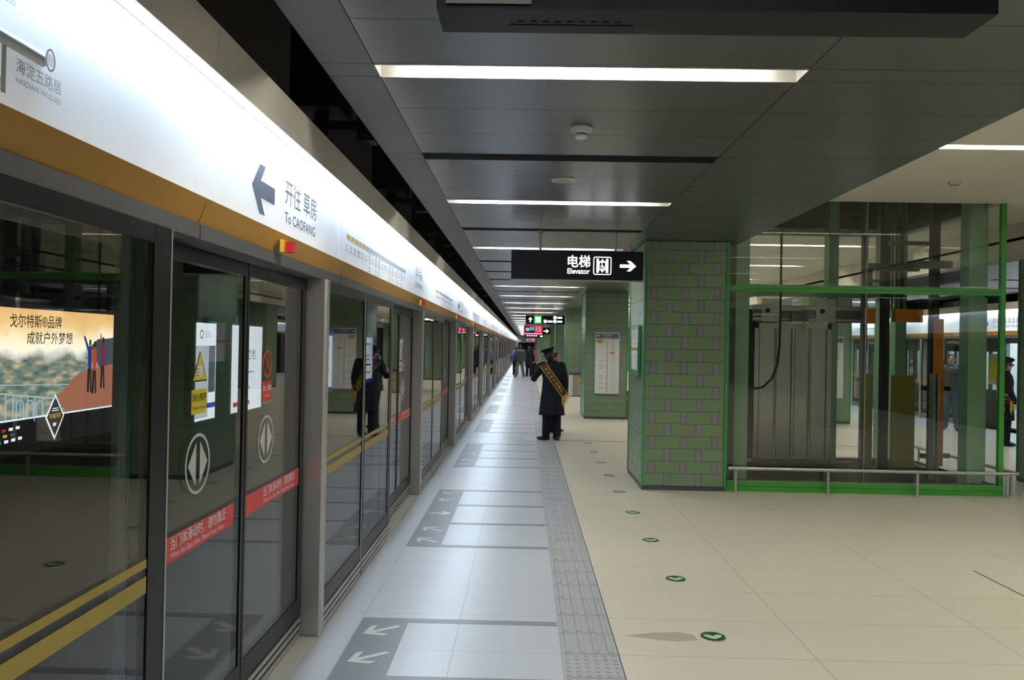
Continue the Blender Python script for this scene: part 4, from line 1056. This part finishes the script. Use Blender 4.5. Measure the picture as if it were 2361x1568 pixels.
# glass
ymid = fy - 0.012
for (x0, x1, z0, z1) in ((EX0 + .02, 4.075, .125, 2.395), (4.083, EX1 - .03, .125, 2.395), (EX0 + .02, 4.075, 2.475, ZM), (4.083, EX1 - .03, 2.475, ZM)):
    part('glass_pane', None, ((x0, x1, fy - .022, fy - .010, z0, z1), 'glass_lift'))
for (y0, y1, z0, z1) in ((fy + .03, 10.65, .125, 2.395), (10.66, EY1 - .05, .125, 2.395), (fy + .03, 10.65, 2.475, ZM), (10.66, EY1 - .05, 2.475, ZM)):
    part('glass_pane', None, ((EX1 + .005, EX1 + .017, y0, y1, z0, z1), 'glass_lift'))
for (x0, x1, z0, z1) in ((4.66, EX1 - .05, .2, 3.4), (3.0, 4.5, 2.55, 3.4)):
    part('glass_pane', None, ((x0, x1, EY1 - .03, EY1 - .018, z0, z1), 'glass_lift'))
for z0, z1 in ((.125, 2.395), (2.475, ZM)): part('joint_strip', None, ((4.0755, 4.0825, fy - .024, fy - .009, z0, z1), 'alu'))
# columns
for nm, bxs in (('front_left_column', (2.575, 2.785, 9.78, 9.98)), ('front_right_column', (5.505, 5.735, 9.80, 10.0)), ('rear_column', (4.50, 4.64, 11.68, 11.88)), ('rear_right_column', (5.50, 5.66, 11.70, 11.88)), ('rear_left_column', (2.5, 2.66, 11.70, 11.88)), ('middle_column', (5.27, 5.33, 11.70, 11.88))):
    x0, x1, y0, y1 = bxs
    part('column', nm.replace('_', ' '), ((x0, x1, y0, y1, -.3, 4.4), 'liftcolumn'))
part('black_guide', None, ((2.47, 2.555, 9.55, 9.75, 0, 4.2), 'blackbox'))
part('cross_beam', None, ((2.6, 5.6, 11.70, 11.86, 2.50, 2.60), 'liftcolumn'), ((2.6, 5.6, 9.82, 9.94, 2.44, 2.52), 'liftcolumn'), ((5.52, 5.66, 9.9, 11.8, 2.62, 2.76), 'steel_dark'), ((5.52, 5.66, 9.9, 11.8, 3.45, 3.55), 'steel_dark'), ((2.6, 5.2, 11.70, 11.86, 3.42, 3.5), 'liftcolumn'))
# pit
part('pit_floor', None, ((EX0 + .03, EX1 - .02, fy + .03, EY1 - .02, -.28, -.2), 'base_dark'))
part('pit_kerb', None, ((EX0 + .03, EX1 - .02, fy + .001, fy + .14, 0.004, .115), 'base_dark'), ((EX0, EX1 - .02, EY1 - .12, EY1, 0.004, .10), 'steel_dark'), ((2.9, 4.9, EY1 - .3, EY1 - .12, 0.004, .06), 'steel_dark'), ((EX1 - .14, EX1 - .02, fy + .14, EY1 - .12, .004, .10), 'base_dark'), ((EX0 + .03, EX1 - .14, fy + .14, EY1 - .3, .004, .03), 'black'))
# landing doors
dY = 11.62
part('door_frame', None, ((3.40, 3.46, dY, dY + .1, .1, 2.10), 'lift_steel'), ((4.47, 4.53, dY, dY + .1, .1, 2.10), 'lift_steel'), ((3.40, 4.53, dY, dY + .1, 2.02, 2.10), 'lift_steel'), ((3.20, 3.40, dY + .03, dY + .06, .1, 2.3), 'black'), ((3.4, 4.53, dY - .05, dY + .1, 0.06, .10), 'steel_dark'))
for (x0, x1) in ((3.465, 3.71), (3.72, 3.955), (3.985, 4.215), (4.225, 4.465)):
    b = MB(); b.box(x0, x1, dY + .03, dY + .05, .10, 2.02, M['lift_steel']); b.box(x0, x0 + .012, dY + .015, dY + .03, .10, 2.02, M['steel_dark']); b.box(x1 - .012, x1, dY + .015, dY + .03, .10, 2.02, M['steel_dark']); b.build('landing_door_leaf', lf)
part('centre_stile', None, ((3.955, 3.985, dY + .01, dY + .05, .1, 2.02), 'lift_steel'))
b = MB(); b.box(3.36, 5.07, dY - .02, dY + .05, 2.12, 2.36, M['steel_dark']); b.box(3.36, 5.07, dY - .035, dY - .02, 2.30, 2.35, M['lift_steel']); b.box(3.36, 5.07, dY - .035, dY - .02, 2.14, 2.17, M['lift_steel'])
for x in (3.5, 4.3): b.box(x - .02, x + .26, dY - .05, dY - .03, 2.12, 2.46, M['lift_steel']); b.tube([(x + .06, dY - .08, 2.28), (x + .06, dY - .05, 2.28)], .035, M['blackbox'], 14)
for x in (3.98, 4.1): b.box(x - .07, x + .06, dY - .09, dY - .03, 2.13, 2.25, M['steel_dark'])
b.box(4.08, 4.10, dY - .1, dY - .08, 2.0, 2.14, M['yellow']); b.box(4.93, 5.0, dY - .08, dY - .02, 2.2, 2.32, M['blackbox']); b.build('door_operator', lf)
# guide rails, counterweight, brackets, cable
part('guide_tower', None, ((5.00, 5.09, 11.0, 11.12, -.2, 4.3), 'blackbox'), ((4.87, 4.93, 11.35, 11.45, -.2, 4.3), 'steel_dark'))
part('olive_screen', 'olive green screen panel', ((5.12, 5.44, 10.97, 11.0, 0.1, 1.38), 'olive'), ((4.86, 4.99, 11.27, 11.29, 0.1, 1.38), 'olive'))
part('counterweight_frame', 'orange counterweight frame', ((5.125, 5.50, 10.9, 11.02, 2.12, 2.30), 'liftorange'), ((4.84, 4.98, 11.2, 11.26, 2.10, 2.32), 'liftorange'), ((5.42, 5.52, 10.4, 10.47, 0.9, 2.15), 'liftorange'), ((5.50, 5.56, 10.45, 10.50, .2, 1.6), 'liftorange'))
part('guide_rail', None, ((5.34, 5.365, 10.28, 10.40, -.1, 1.43), 'steel'), ((5.38, 5.40, 10.25, 10.40, -.1, 1.43), 'steel'))
b = MB(); b.box(5.44, 5.54, 10.55, 10.65, -.2, 4.3, M['blackbox'])
for i in range(6): b.box(5.40, 5.44, 10.53, 10.55, .55 + i * .12, .58 + i * .12, M['steel']); b.box(5.53, 5.56, 10.53, 10.55, .55 + i * .12, .58 + i * .12, M['steel'])
for z in (1.20, .30): b.box(5.28, 5.42, 10.42, 10.5, z, z + .06, M['blackbox']); b.box(5.54, 5.68, 10.5, 10.56, z, z + .06, M['blackbox'])
b.build('rail_column', lf)
b = MB()
for x in (5.16, 5.22, 5.28, 5.31): b.tube([(x, 11.1, 2.3), (x, 11.1, 4.3)], .010, M['blackbox'], 8)
b.build('hoist_rope', lf)
part('rail_bracket', None, ((4.74, 5.45, 10.9, 11.0, 2.83, 2.93), 'steel_dark'), ((4.68, 4.78, 10.86, 10.95, 2.55, 2.85), 'blackbox'), ((4.78, 4.95, 10.86, 10.9, 2.66, 2.70), 'blackbox'), ((5.2, 5.68, 10.5, 10.62, 2.83, 2.93), 'steel_dark'), ((4.9, 5.55, 10.6, 10.68, 3.15, 3.2), 'steel_dark'))
b = MB(); b.tube([(3.34, 10.3, 4.4), (3.34, 10.3, 2.2), (3.335, 10.3, 1.75), (3.31, 10.3, 1.5), (3.24, 10.3, 1.32), (3.13, 10.3, 1.21), (3.04, 10.3, 1.19), (2.95, 10.3, 1.23), (2.88, 10.3, 1.33), (2.85, 10.3, 1.5), (2.85, 10.3, 4.2)], .015, M['cable'], 10); b.build('travelling_cable', lf)

# low steel rail round the shaft
hr = thing('guard_rail', 'low round stainless guard rail along the foot of the lift glass', 'rail', (0, 0, 0))
ry, rz = 9.33, 0.285
b = MB(); pts = [(2.44, ry, rz), (5.80, ry, rz)] + [(5.80 + .07 * math.sin(a), ry + .07 - .07 * math.cos(a), rz) for a in (PI / 6, PI / 3, PI / 2)] + [(5.87, 11.95, rz)]
b.tube(pts, .021, M['steel'], 14); b.build('top_rail', hr)
for (x, y) in ((2.53, ry), (3.62, ry), (4.67, ry), (5.72, ry), (5.87, 9.50), (5.87, 10.6), (5.87, 11.7)):
    b = MB(); b.tube([(x, y, 0), (x, y, rz)], .017, M['steel'], 12); b.loft([((x, y, 0), .034, .034), ((x, y, .010), .034, .034)], M['steel'], 16); b.build('rail_post', hr)

# ------------------------------------------------------------------ bin, fire cabinet
t = thing('litter_bin', 'beige and white metal bin with dark lid beside the third left pillar', 'bin', (1.52, 26.5, 0))
b = MB(); b.box(0.12, .46, 0, .4, .02, .72, M['binbeige']); b.box(0.3, .42, -.004, 0, .1, .40, M['plaster']); b.build('body', t)
b = MB(); b.box(0, .115, 0, .4, .02, .72, M['plastic_white']); b.build('side_box', t)
b = MB(); b.box(-.02, .48, -.02, .42, .73, .80, M['base_dark']); b.build('lid', t)
b = MB(); b.box(.02, .44, .03, .37, 0.0, .02, M['black']); b.build('plinth', t)
b = MB(); b.text('M', .16, (.29, -.005, .48), XF, ZF, M['goldtext'], bold=.004); b.build('printed_mark', t)
t = thing('fire_cabinet', 'dark red fire cabinet just behind the second left pillar', 'cabinet', (2.39, 18.5, 0))
b = MB(); b.box(0, .5, 0, .3, .03, .64, M['firered']); b.build('body', t)
b = MB(); b.box(.02, .48, -.012, 0, .06, .60, M['firered']); b.box(.03, .05, -.02, -.012, .46, .50, M['plastic_white']); b.build('door', t)
b = MB(); b.box(-.01, .51, -.01, .31, .64, .66, M['base_dark']); b.build('lid', t)
b = MB(); b.box(.02, .48, .02, .28, 0, .03, M['base_dark']); b.build('plinth', t)

# ------------------------------------------------------------------ train on the right track
t = thing('metro_train', 'grey metro train standing behind the right screen doors', 'train', (0, 0, 0))
TX = XR + 0.66
y0s, y1s = 8.0, 42.0
b = MB()
doors = [DOORR + PER * k for k in range(-2, 6)]
prev = y0s
for dc in doors:
    b.box(TX, TX + .06, prev, dc - .68, -0.4, .85, M['trainbody']); b.box(TX, TX + .06, prev, dc - .68, 1.75, 2.5, M['trainbody'])
    b.box(TX, TX + .06, prev, prev + .35, .85, 1.75, M['trainbody']); b.box(TX, TX + .06, dc - 1.03, dc - .68, .85, 1.75, M['trainbody'])
    b.box(TX, TX + .06, dc - .68, dc + .68, 1.95, 2.5, M['trainbody']); b.box(TX, TX + .06, dc - .68, dc + .68, -.4, .02, M['trainbody'])
    prev = dc + .68
b.box(TX, TX + .06, prev, y1s, -.4, 2.5, M['trainbody'])
b.prism([(TX, 2.5), (TX + .3, 2.85), (TX + 2.4, 2.85), (TX + 2.7, 2.5)], 1, y0s, y1s, M['trainbody'])
b.box(TX, TX + 2.7, y0s, y1s, -.45, -.02, M['trainbody']); b.box(TX + 2.64, TX + 2.7, y0s, y1s, -.02, 2.5, M['trainwhite'])
b.box(TX, TX + 2.7, y0s - .05, y0s, -.4, 2.5, M['trainbody']); b.box(TX, TX + 2.7, y1s, y1s + .05, -.4, 2.5, M['trainbody'])
b.build('car_body', t)
b = MB(); b.box(TX + .06, TX + 2.64, y0s, y1s, -.02, .02, M['plaster']); b.build('saloon_floor', t)
b = MB(); b.box(TX + .5, TX + .7, y0s, y1s, 2.30, 2.33, M['trainlight']); b.box(TX + 1.9, TX + 2.1, y0s, y1s, 2.30, 2.33, M['trainlight']); b.build('saloon_light', t)
b = MB()
prev = y0s
for dc in doors: b.box(TX + .02, TX + .03, prev + .35, dc - 1.03, .85, 1.75, M['glass_lift']); prev = dc + .68
b.build('side_window', t)
for i, dc in enumerate(doors):
    for s in (-1, 1):
        off = .66 if dc == DOORR else 0
        a, c = (dc - .68 - off, dc - .005 - off) if s < 0 else (dc + .005 + off, dc + .68 + off)
        b = MB(); xx = TX - .04 if off else TX + .01
        b.box(xx, xx + .03, a, a + .12, .02, 1.95, M['trainbody']); b.box(xx, xx + .03, c - .12, c, .02, 1.95, M['trainbody']); b.box(xx, xx + .03, a + .12, c - .12, .02, .8, M['trainbody']); b.box(xx, xx + .03, a + .12, c - .12, 1.75, 1.95, M['trainbody'])
        b.box(xx + .01, xx + .02, a + .12, c - .12, .8, 1.75, M['glass_lift']); b.build('train_door_leaf', t)
for yc in (18.62, 21.0, 24.8):
    b = MB(); b.box(TX - .055, TX - .045, yc - .2, yc + .2, 1.08, 1.60, M['yellow_sticker']); b.box(TX - .055, TX - .045, yc - .2, yc + .2, 1.60, 1.70, M['plastic_white']); b.box(TX - .055, TX - .045, yc - .2, yc + .2, .98, 1.08, M['plastic_white']); b.build('yellow_poster', t, 'yellow and white poster')
b = MB()
for i in range(30): yy = 10.5 + i; b.tube([(TX + .9, yy, 1.95), (TX + .9, yy, 2.3)], .008, M['plastic_white'], 6); b.ring(yy, 1.90, .06, .06, .012, (TX + .9, 0, 0), (0, 1, 0), (0, 0, 1), M['plastic_white'], 16, .012)
b.build('grab_handles', t)

# ------------------------------------------------------------------ people
def remeshed(mb, name, voxel, parent, smooth_it=4, label=None):
    me = mb.mesh(name); ob = bpy.data.objects.new(name, me); C.objects.link(ob)
    md = ob.modifiers.new('r', 'REMESH'); md.mode = 'VOXEL'; md.voxel_size = voxel; md.use_smooth_shade = True
    ms = ob.modifiers.new('s', 'SMOOTH'); ms.iterations = smooth_it; ms.factor = 0.5
    dg = bpy.context.evaluated_depsgraph_get(); dg.update()
    res = bpy.data.meshes.new_from_object(ob.evaluated_get(dg))
    res.name = name
    mats = list(me.materials)
    bpy.data.objects.remove(ob)
    if len(res.materials) == 0: res.materials.append(mats[0])
    o = bpy.data.objects.new(name, res); C.objects.link(o); o.parent = parent
    if label: o['label'] = label
    return o
def limb(mb, pts, rad, mat, n=14):
    mb.tube(pts, rad, mat, n)
    for p, r in zip(pts, rad): mb.ball(p, r, mat, n, 8)
def hand(mb, wrist, dirv, palm_n, mat, curl=0.5, s=1.0, side=1):
    """palm and five separate fingers from the wrist along dirv; palm_n is the palm normal the fingers curl towards"""
    d = Vector(dirv).normalized(); n = Vector(palm_n).normalized(); n = (n - d * n.dot(d)).normalized(); l = d.cross(n) * side
    w = Vector(wrist)
    rot = Matrix((l, d, n)).transposed()
    mb.ball(w + d * 0.05 * s, (0.040 * s, 0.055 * s, 0.016 * s), mat, 14, 10, rot)
    for i, (o, L) in enumerate(((-0.030, 0.075), (-0.010, 0.083), (0.010, 0.078), (0.029, 0.062))):
        p0 = w + d * 0.085 * s + l * o * s; a = curl * (0.8 + 0.1 * i)
        p1 = p0 + (d * math.cos(a * .6) + n * math.sin(a * .6)) * L * .45 * s
        p2 = p1 + (d * math.cos(a * 1.4) + n * math.sin(a * 1.4)) * L * .32 * s
        p3 = p2 + (d * math.cos(a * 2.0) + n * math.sin(a * 2.0)) * L * .23 * s
        limb(mb, [p0, p1, p2, p3], [.0092 * s, .0085 * s, .0078 * s, .0065 * s], mat, 8)
    t0 = w + d * 0.03 * s - l * 0.03 * s; t1 = t0 + (d * .6 - l * .7 + n * .3).normalized() * .035 * s; t2 = t1 + (d * .9 - l * .25 + n * .3).normalized() * .03 * s
    limb(mb, [t0, t1, t2], [.013 * s, .0105 * s, .0085 * s], mat, 8)
def person(label, loc, rz, height=1.68, J=None, coat='coat', coat_len=0.45, trouser='trouser', shoe='shoe', hair=True, hat=False, gloves=False,
           sash=False, voxel=0.014, head_turn=0.0, flare=1.0, group='people on the platform', long_hair=False, puffs=False, blouse=None, feet=((-.10, 0.0, .25), (.10, 0.0, -.15))):
    t = thing('person', label, 'person', loc, rz, group)
    k = height / 1.70
    J = J or {}
    S = lambda p: Vector((p[0] * k, p[1] * k, p[2] * k))
    hd = S(J.get('head', (0, .02, 1.565)))
    shl = {-1: S((-.175, 0, 1.375)), 1: S((.175, 0, 1.375))}
    el = {-1: S(J.get('elbow_l', (-.255, -.02, 1.10))), 1: S(J.get('elbow_r', (.255, -.02, 1.10)))}
    wr = {-1: S(J.get('wrist_l', (-.26, .07, .87))), 1: S(J.get('wrist_r', (.26, .07, .87)))}
    hdir = {-1: Vector(J.get('hand_l', (0, .12, -1))), 1: Vector(J.get('hand_r', (0, .12, -1)))}
    hn = {-1: Vector(J.get('palm_l', (1, 0, 0))), 1: Vector(J.get('palm_r', (-1, 0, 0)))}
    kn = {-1: S(J.get('knee_l', (-.095, .02, .48))), 1: S(J.get('knee_r', (.095, .02, .48)))}
    an = {-1: S(J.get('ankle_l', (-.10, 0, .09))), 1: S(J.get('ankle_r', (.10, 0, .09)))}
    hp = {-1: S((-.085, 0, .90)), 1: S((.085, 0, .90))}
    # body: one continuous surface
    b = MB(); m = M['skin']; R = Matrix.Rotation(head_turn, 3, 'Z')
    b.ball(hd, (.073 * k, .092 * k, .112 * k), m, 18, 14, R); b.ball(hd + R @ S((0, .018, -.055)), (.052 * k, .062 * k, .055 * k), m, 14, 10, R)
    b.ball(hd + R @ S((0, .098, -.012)), (.012 * k, .018 * k, .020 * k), m, 8, 8, R); b.ball(hd + R @ S((0, .092, .012)), (.010 * k, .010 * k, .022 * k), m, 8, 8, R)
    b.ball(hd + R @ S((0, .080, -.055)), (.022 * k, .014 * k, .010 * k), m, 8, 8, R); b.ball(hd + R @ S((0, .066, -.092)), (.022 * k, .02 * k, .016 * k), m, 8, 8, R)
    for s in (-1, 1):
        b.ball(hd + R @ S((s * .074, -.004, -.01)), (.010 * k, .018 * k, .030 * k), m, 8, 8, R); b.ball(hd + R @ S((s * .030, .078, .02)), (.018 * k, .012 * k, .010 * k), m, 8, 8, R)
    limb(b, [S((0, -.01, 1.36)), hd + S((0, -.015, -.08))], [.062 * k, .052 * k], m)
    b.loft([(S((0, 0, .84)), .155 * k, .10 * k), (S((0, 0, .95)), .16 * k, .105 * k), (S((0, 0, 1.08)), .135 * k, .09 * k), (S((0, 0, 1.25)), .165 * k, .105 * k), (S((0, 0, 1.36)), .165 * k, .09 * k), (S((0, 0, 1.41)), .09 * k, .06 * k)], m)
    for s in (-1, 1):
        limb(b, [shl[s], shl[s].lerp(el[s], .5), el[s], el[s].lerp(wr[s], .5), wr[s]], [.052 * k, .046 * k, .038 * k, .034 * k, .026 * k], m)
        if not gloves: hand(b, wr[s], hdir[s], hn[s], m, .55, k, s)
        limb(b, [hp[s], hp[s].lerp(kn[s], .5), kn[s], kn[s].lerp(an[s], .4), an[s]], [.085 * k, .075 * k, .052 * k, .052 * k, .036 * k], m)
    remeshed(b, 'body', min(voxel, .009) * k if gloves or voxel < .013 else voxel * .8, t, 2)
    if gloves:
        for s in (-1, 1):
            b = MB(); limb(b, [wr[s] - (wr[s] - el[s]).normalized() * .03, wr[s]], [.032 * k, .030 * k], M['glove']); hand(b, wr[s], hdir[s], hn[s], M['glove'], .7, k * 1.08, s)
            remeshed(b, 'glove', .006, t, 1)
    # face details
    b = MB()
    for s in (-1, 1):
        b.ball(hd + R @ S((s * .030, .087, .018)), (.011 * k, .005 * k, .005 * k), M['hair'], 8, 6, R); b.ball(hd + R @ S((s * .032, .088, .040)), (.018 * k, .005 * k, .003 * k), M['hair'], 8, 6, R)
    b.build('eyes', t)
    b = MB(); b.ball(hd + R @ S((0, .091, -.054)), (.020 * k, .006 * k, .004 * k), M['adfig3'] if False else M['sash'], 8, 6, R); b.build('mouth', t)
    if hair:
        b = MB(); b.ball(hd + R @ S((0, -.012, .018)), (.082 * k, .092 * k, .108 * k), M['hair'], 16, 12, R)
        if long_hair: b.ball(hd + R @ S((0, -.045, -.06)), (.075 * k, .05 * k, .10 * k), M['hair'], 14, 10, R)
        else: b.ball(hd + R @ S((0, -.045, -.035)), (.066 * k, .045 * k, .065 * k), M['hair'], 14, 10, R)
        o = remeshed(b, 'hair', voxel * .7, t, 2)
    # trousers
    b = MB(); m = M[trouser]
    b.loft([(S((0, 0, .80)), .165 * k, .115 * k), (S((0, 0, 1.0)), .16 * k, .112 * k)], m)
    for s in (-1, 1):
        limb(b, [hp[s] + S((0, 0, -.04)), hp[s].lerp(kn[s], .5), kn[s], kn[s].lerp(an[s], .5), an[s] + S((0, 0, .0))], [.105 * k, .095 * k, .080 * k, .076 * k, .074 * k], m)
    remeshed(b, 'trousers', voxel, t, 3)
    # shoes
    for s, fdef in zip((-1, 1), feet):
        b = MB(); a = fdef[2]; Rf = Matrix.Rotation(a, 3, 'Z'); c = an[s].copy(); c.z = 0
        b.ball(c + Rf @ S((0, .055, .038)), (.047 * k, .135 * k, .040 * k), M[shoe], 16, 10, Rf); b.ball(c + Rf @ S((0, -.03, .06)), (.044 * k, .055 * k, .055 * k), M[shoe], 12, 10, Rf)
        for i, v_ in enumerate(b.v):
            if v_[2] < 0.004: b.v[i] = (v_[0], v_[1], 0.004)
        b.build('shoe', t)
    # coat
    b = MB(); m = M[coat]; zl = coat_len
    rings = [(S((0, 0, zl)), .215 * k * flare, .165 * k * flare), (S((0, 0, (zl + .95) / 2)), .205 * k * (1 + flare) / 2, .155 * k), (S((0, 0, .97)), .188 * k, .138 * k), (S((0, 0, 1.12)), .178 * k, .130 * k),
             (S((0, 0, 1.27)), .205 * k, .142 * k), (S((0, 0, 1.36)), .20 * k, .125 * k), (S((0, 0, 1.415)), .125 * k, .088 * k), (S((0, 0, 1.455)), .085 * k, .075 * k)]
    if zl > .7: rings.pop(1)
    b.loft(rings, m, 28)
    for s in (-1, 1):
        limb(b, [shl[s] + S((s * -.01, 0, 0)), shl[s].lerp(el[s], .5), el[s], el[s].lerp(wr[s], .5), wr[s] + (wr[s] - el[s]).normalized() * -.01], [.078 * k, .070 * k, .064 * k, .058 * k, .052 * k], m)
    b.tube([S((.085 * math.cos(a), .075 * math.sin(a) - .005, 1.452)) for a in [2 * PI * i / 16 for i in range(17)]], .018 * k, m, 8, False)
    if puffs:
        for z in (.93, 1.01, 1.09, 1.17, 1.25, 1.33): b.tube([S((.195 * math.cos(a), .14 * math.sin(a), z)) for a in [2 * PI * i / 20 for i in range(21)]], .028 * k, m, 8, False)
    cobj = remeshed(b, 'coat', voxel * .8, t, 4)
    if blouse:
        pass
    if hat:
        b = MB(); m = M['coat']; c = hd + S((0, -.01, .055)); T = Matrix.Rotation(head_turn, 3, 'Z') @ Matrix.Rotation(-.22, 3, 'X') @ Matrix.Rotation(-.22, 3, 'Y')
        def ringp(z, a_, c_): return [c + T @ Vector((a_ * math.cos(2 * PI * i / 24) * k, c_ * math.sin(2 * PI * i / 24) * k, z * k)) for i in range(24)]
        rs = [ringp(-.01, .086, .100), ringp(.040, .088, .102), ringp(.055, .118, .132), ringp(.075, .132, .145), ringp(.088, .120, .132), ringp(.094, .06, .07), ringp(.095, .001, .001)]
        v = [p for r_ in rs for p in r_]; f = [(i * 24 + j, i * 24 + (j + 1) % 24, (i + 1) * 24 + (j + 1) % 24, (i + 1) * 24 + j) for i in range(6) for j in range(24)]
        b.add(v, f, m, True); cap = b.build('peaked_cap', t)
        b = MB(); P = []
        for i in range(13):
            a = PI * (0.12 + .76 * i / 12); P += [c + T @ Vector((.086 * math.cos(a) * k, .100 * math.sin(a) * k, .0)), c + T @ Vector((.098 * math.cos(a) * k, (.155 * math.sin(a)) * k, -.032 * k))]
        P2 = [p + Vector((0, 0, .006)) for p in P]; nn = len(P)
        f = [(2 * i, 2 * i + 1, 2 * i + 3, 2 * i + 2) for i in range(12)]; b.add(P + P2, f + [tuple(q + nn for q in reversed(x)) for x in f] + [(2 * i + 1, 2 * i + 1 + nn, 2 * i + 3 + nn, 2 * i + 3) for i in range(12)], M['shoe']); b.build('peak', cap)
        b = MB(); b.ball(c + T @ Vector((0, .112 * k, .03 * k)), (.018, .008, .018), M['gold'], 10, 8); b.build('cap_badge', cap)
    if sash:
        bv = BVHTree.FromPolygons([v.co.copy() for v in cobj.data.vertices], [tuple(p.vertices) for p in cobj.data.polygons])
        top, bot = Vector((-.185, 1.40)) * k, Vector((.235, .83)) * k; wd_ = .066 * k
        dv = (bot - top).normalized(); nv = Vector((-dv.y, dv.x)); L = (bot - top).length
        def proj(u, v_, side, off):
            p = top + dv * u + nv * v_
            h = bv.ray_cast(Vector((p.x, side * 1.0, p.y)), Vector((0, -side, 0)))
            if h[0] is None:
                h = bv.find_nearest(Vector((p.x, side * .05, p.y)))
            return h[0] + Vector((0, side * off, 0)) + (h[1] * off * .3 if h[1] else Vector())
        st = None
        for side in (-1, 1):
            if side == 1 and False: continue
            b = MB(); nu, nvv = 26, 10
            pts = [[proj(L * i / nu, -wd_ + 2 * wd_ * j / nvv, side, .007) for j in range(nvv + 1)] for i in range(nu + 1)]
            v = [p for r_ in pts for p in r_] + [p + Vector((0, -side * .005, 0)) for r_ in pts for p in r_]; o_ = (nu + 1) * (nvv + 1)
            for i in range(nu):
                for j in range(nvv):
                    a = i * (nvv + 1) + j; q = (a, a + 1, a + nvv + 2, a + nvv + 1)
                    mat = M['gold'] if j in (0, nvv - 1) else M['sash']
                    b.add([v[x] for x in q] + [v[x + o_] for x in q], [(0, 1, 2, 3), (7, 6, 5, 4), (0, 4, 5, 1), (2, 6, 7, 3)], mat)
            o = b.build('sash', t, 'maroon sash with gold edges'); st = st or o
        # lettering that follows the sash
        w = MB(); 
        chars = '文明乘车监督员'
        cs = .066 * k
        for i, ch_ in enumerate(chars):
            g = MB(); g.text(ch_, cs, (0, 0, 0), (1, 0, 0), (0, 1, 0), M['goldtext'], 'CENTER', 0, 0)
            u0 = L * (.17 + .112 * i)
            vs = [proj(u0 - (gy - cs * .35), -gx * 1.0 * 1, -1, .013) for gx, gy, gz in g.v]
            w.add(vs, g.f, M['goldtext'])
        w.build('lettering', st)
        b = MB(); rnd = random.Random(5)
        for i in range(16):
            p = proj(L * (.97 + .03 * (i % 2)), -wd_ + 2 * wd_ * (i + .5) / 16, -1, .012); q = p + Vector((rnd.uniform(-.02, .02), rnd.uniform(-.012, .012), -rnd.uniform(.10, .2)))
            b.tube([p, (p + q) / 2 + Vector((rnd.uniform(-.01, .01), 0, 0)), q], [.006, .006, .004], M['goldtext'] if i != 15 else M['redlamp'], 5)
        b.build('fringe', st)
    return t
person('guard in black overcoat, peaked cap and maroon sash, back turned, one white glove raised', (0.50, 14.05, 0), 0.0, 1.66,
       J=dict(head=(-.075, .03, 1.545), elbow_l=(-.335, .10, 1.13), wrist_l=(-.235, .06, 1.395), hand_l=(.22, .12, 1), palm_l=(1, -.2, .1), elbow_r=(.235, -.02, 1.10), wrist_r=(.235, .05, .86),
              ankle_l=(-.10, 0, .09), ankle_r=(.105, .03, .09)),
       coat_len=.47, hat=True, gloves=True, sash=True, voxel=.012, head_turn=.45, flare=1.12, feet=((-.1, 0, 1.1), (.1, 0, .35)))
person('dark-haired person whose face shows over the shoulder of the sashed guard', (0.585, 15.35, 0), PI - 1.9 + PI, 1.60, coat='puffer', coat_len=.8, voxel=.018)
person('guard in black overcoat and cap with sash standing by the open right door', (8.95, 14.70, 0), -PI / 2 - .35, 1.62,
       J=dict(elbow_r=(.25, .02, 1.1), wrist_r=(.24, .12, .86)), coat_len=.5, hat=True, gloves=True, sash=True, voxel=.013, head_turn=.2)
person('man in dark jacket and blue jeans seen through the lift glass by the right doors', (9.42, 17.4, 0), PI - .6, 1.70, coat='puffer', coat_len=.86, trouser='jeans', voxel=.018, feet=((0, 0, .1), (0, 0, -.1)),
       J=dict(ankle_l=(-.14, .08, .09), ankle_r=(.13, -.06, .09)))
person('man in dark padded jacket, grey trousers and tan boots walking away', (-0.25, 41.0, 0), 0, 1.74, coat='puffer', coat_len=.86, trouser='greytrouser', shoe='tan', voxel=.022, puffs=True,
       J=dict(ankle_l=(-.22, -.05, .09), ankle_r=(.2, .05, .09), knee_l=(-.15, 0, .5), knee_r=(.12, .05, .5)))
person('person in long black coat walking beside the man in the padded jacket', (0.22, 42.0, 0), -.2, 1.68, coat='coat', coat_len=.6, voxel=.022)
person('person in pink jacket with dark bag, rightmost of the distant walking group', (0.50, 43.0, 0), -.8, 1.62, coat='pinkjacket', coat_len=.78, voxel=.022, long_hair=True)
person('person in blue jacket partly hidden behind the padded jacket, leftmost of the group', (-0.52, 44.5, 0), .1, 1.66, coat='bluejacket', coat_len=.84, voxel=.022)
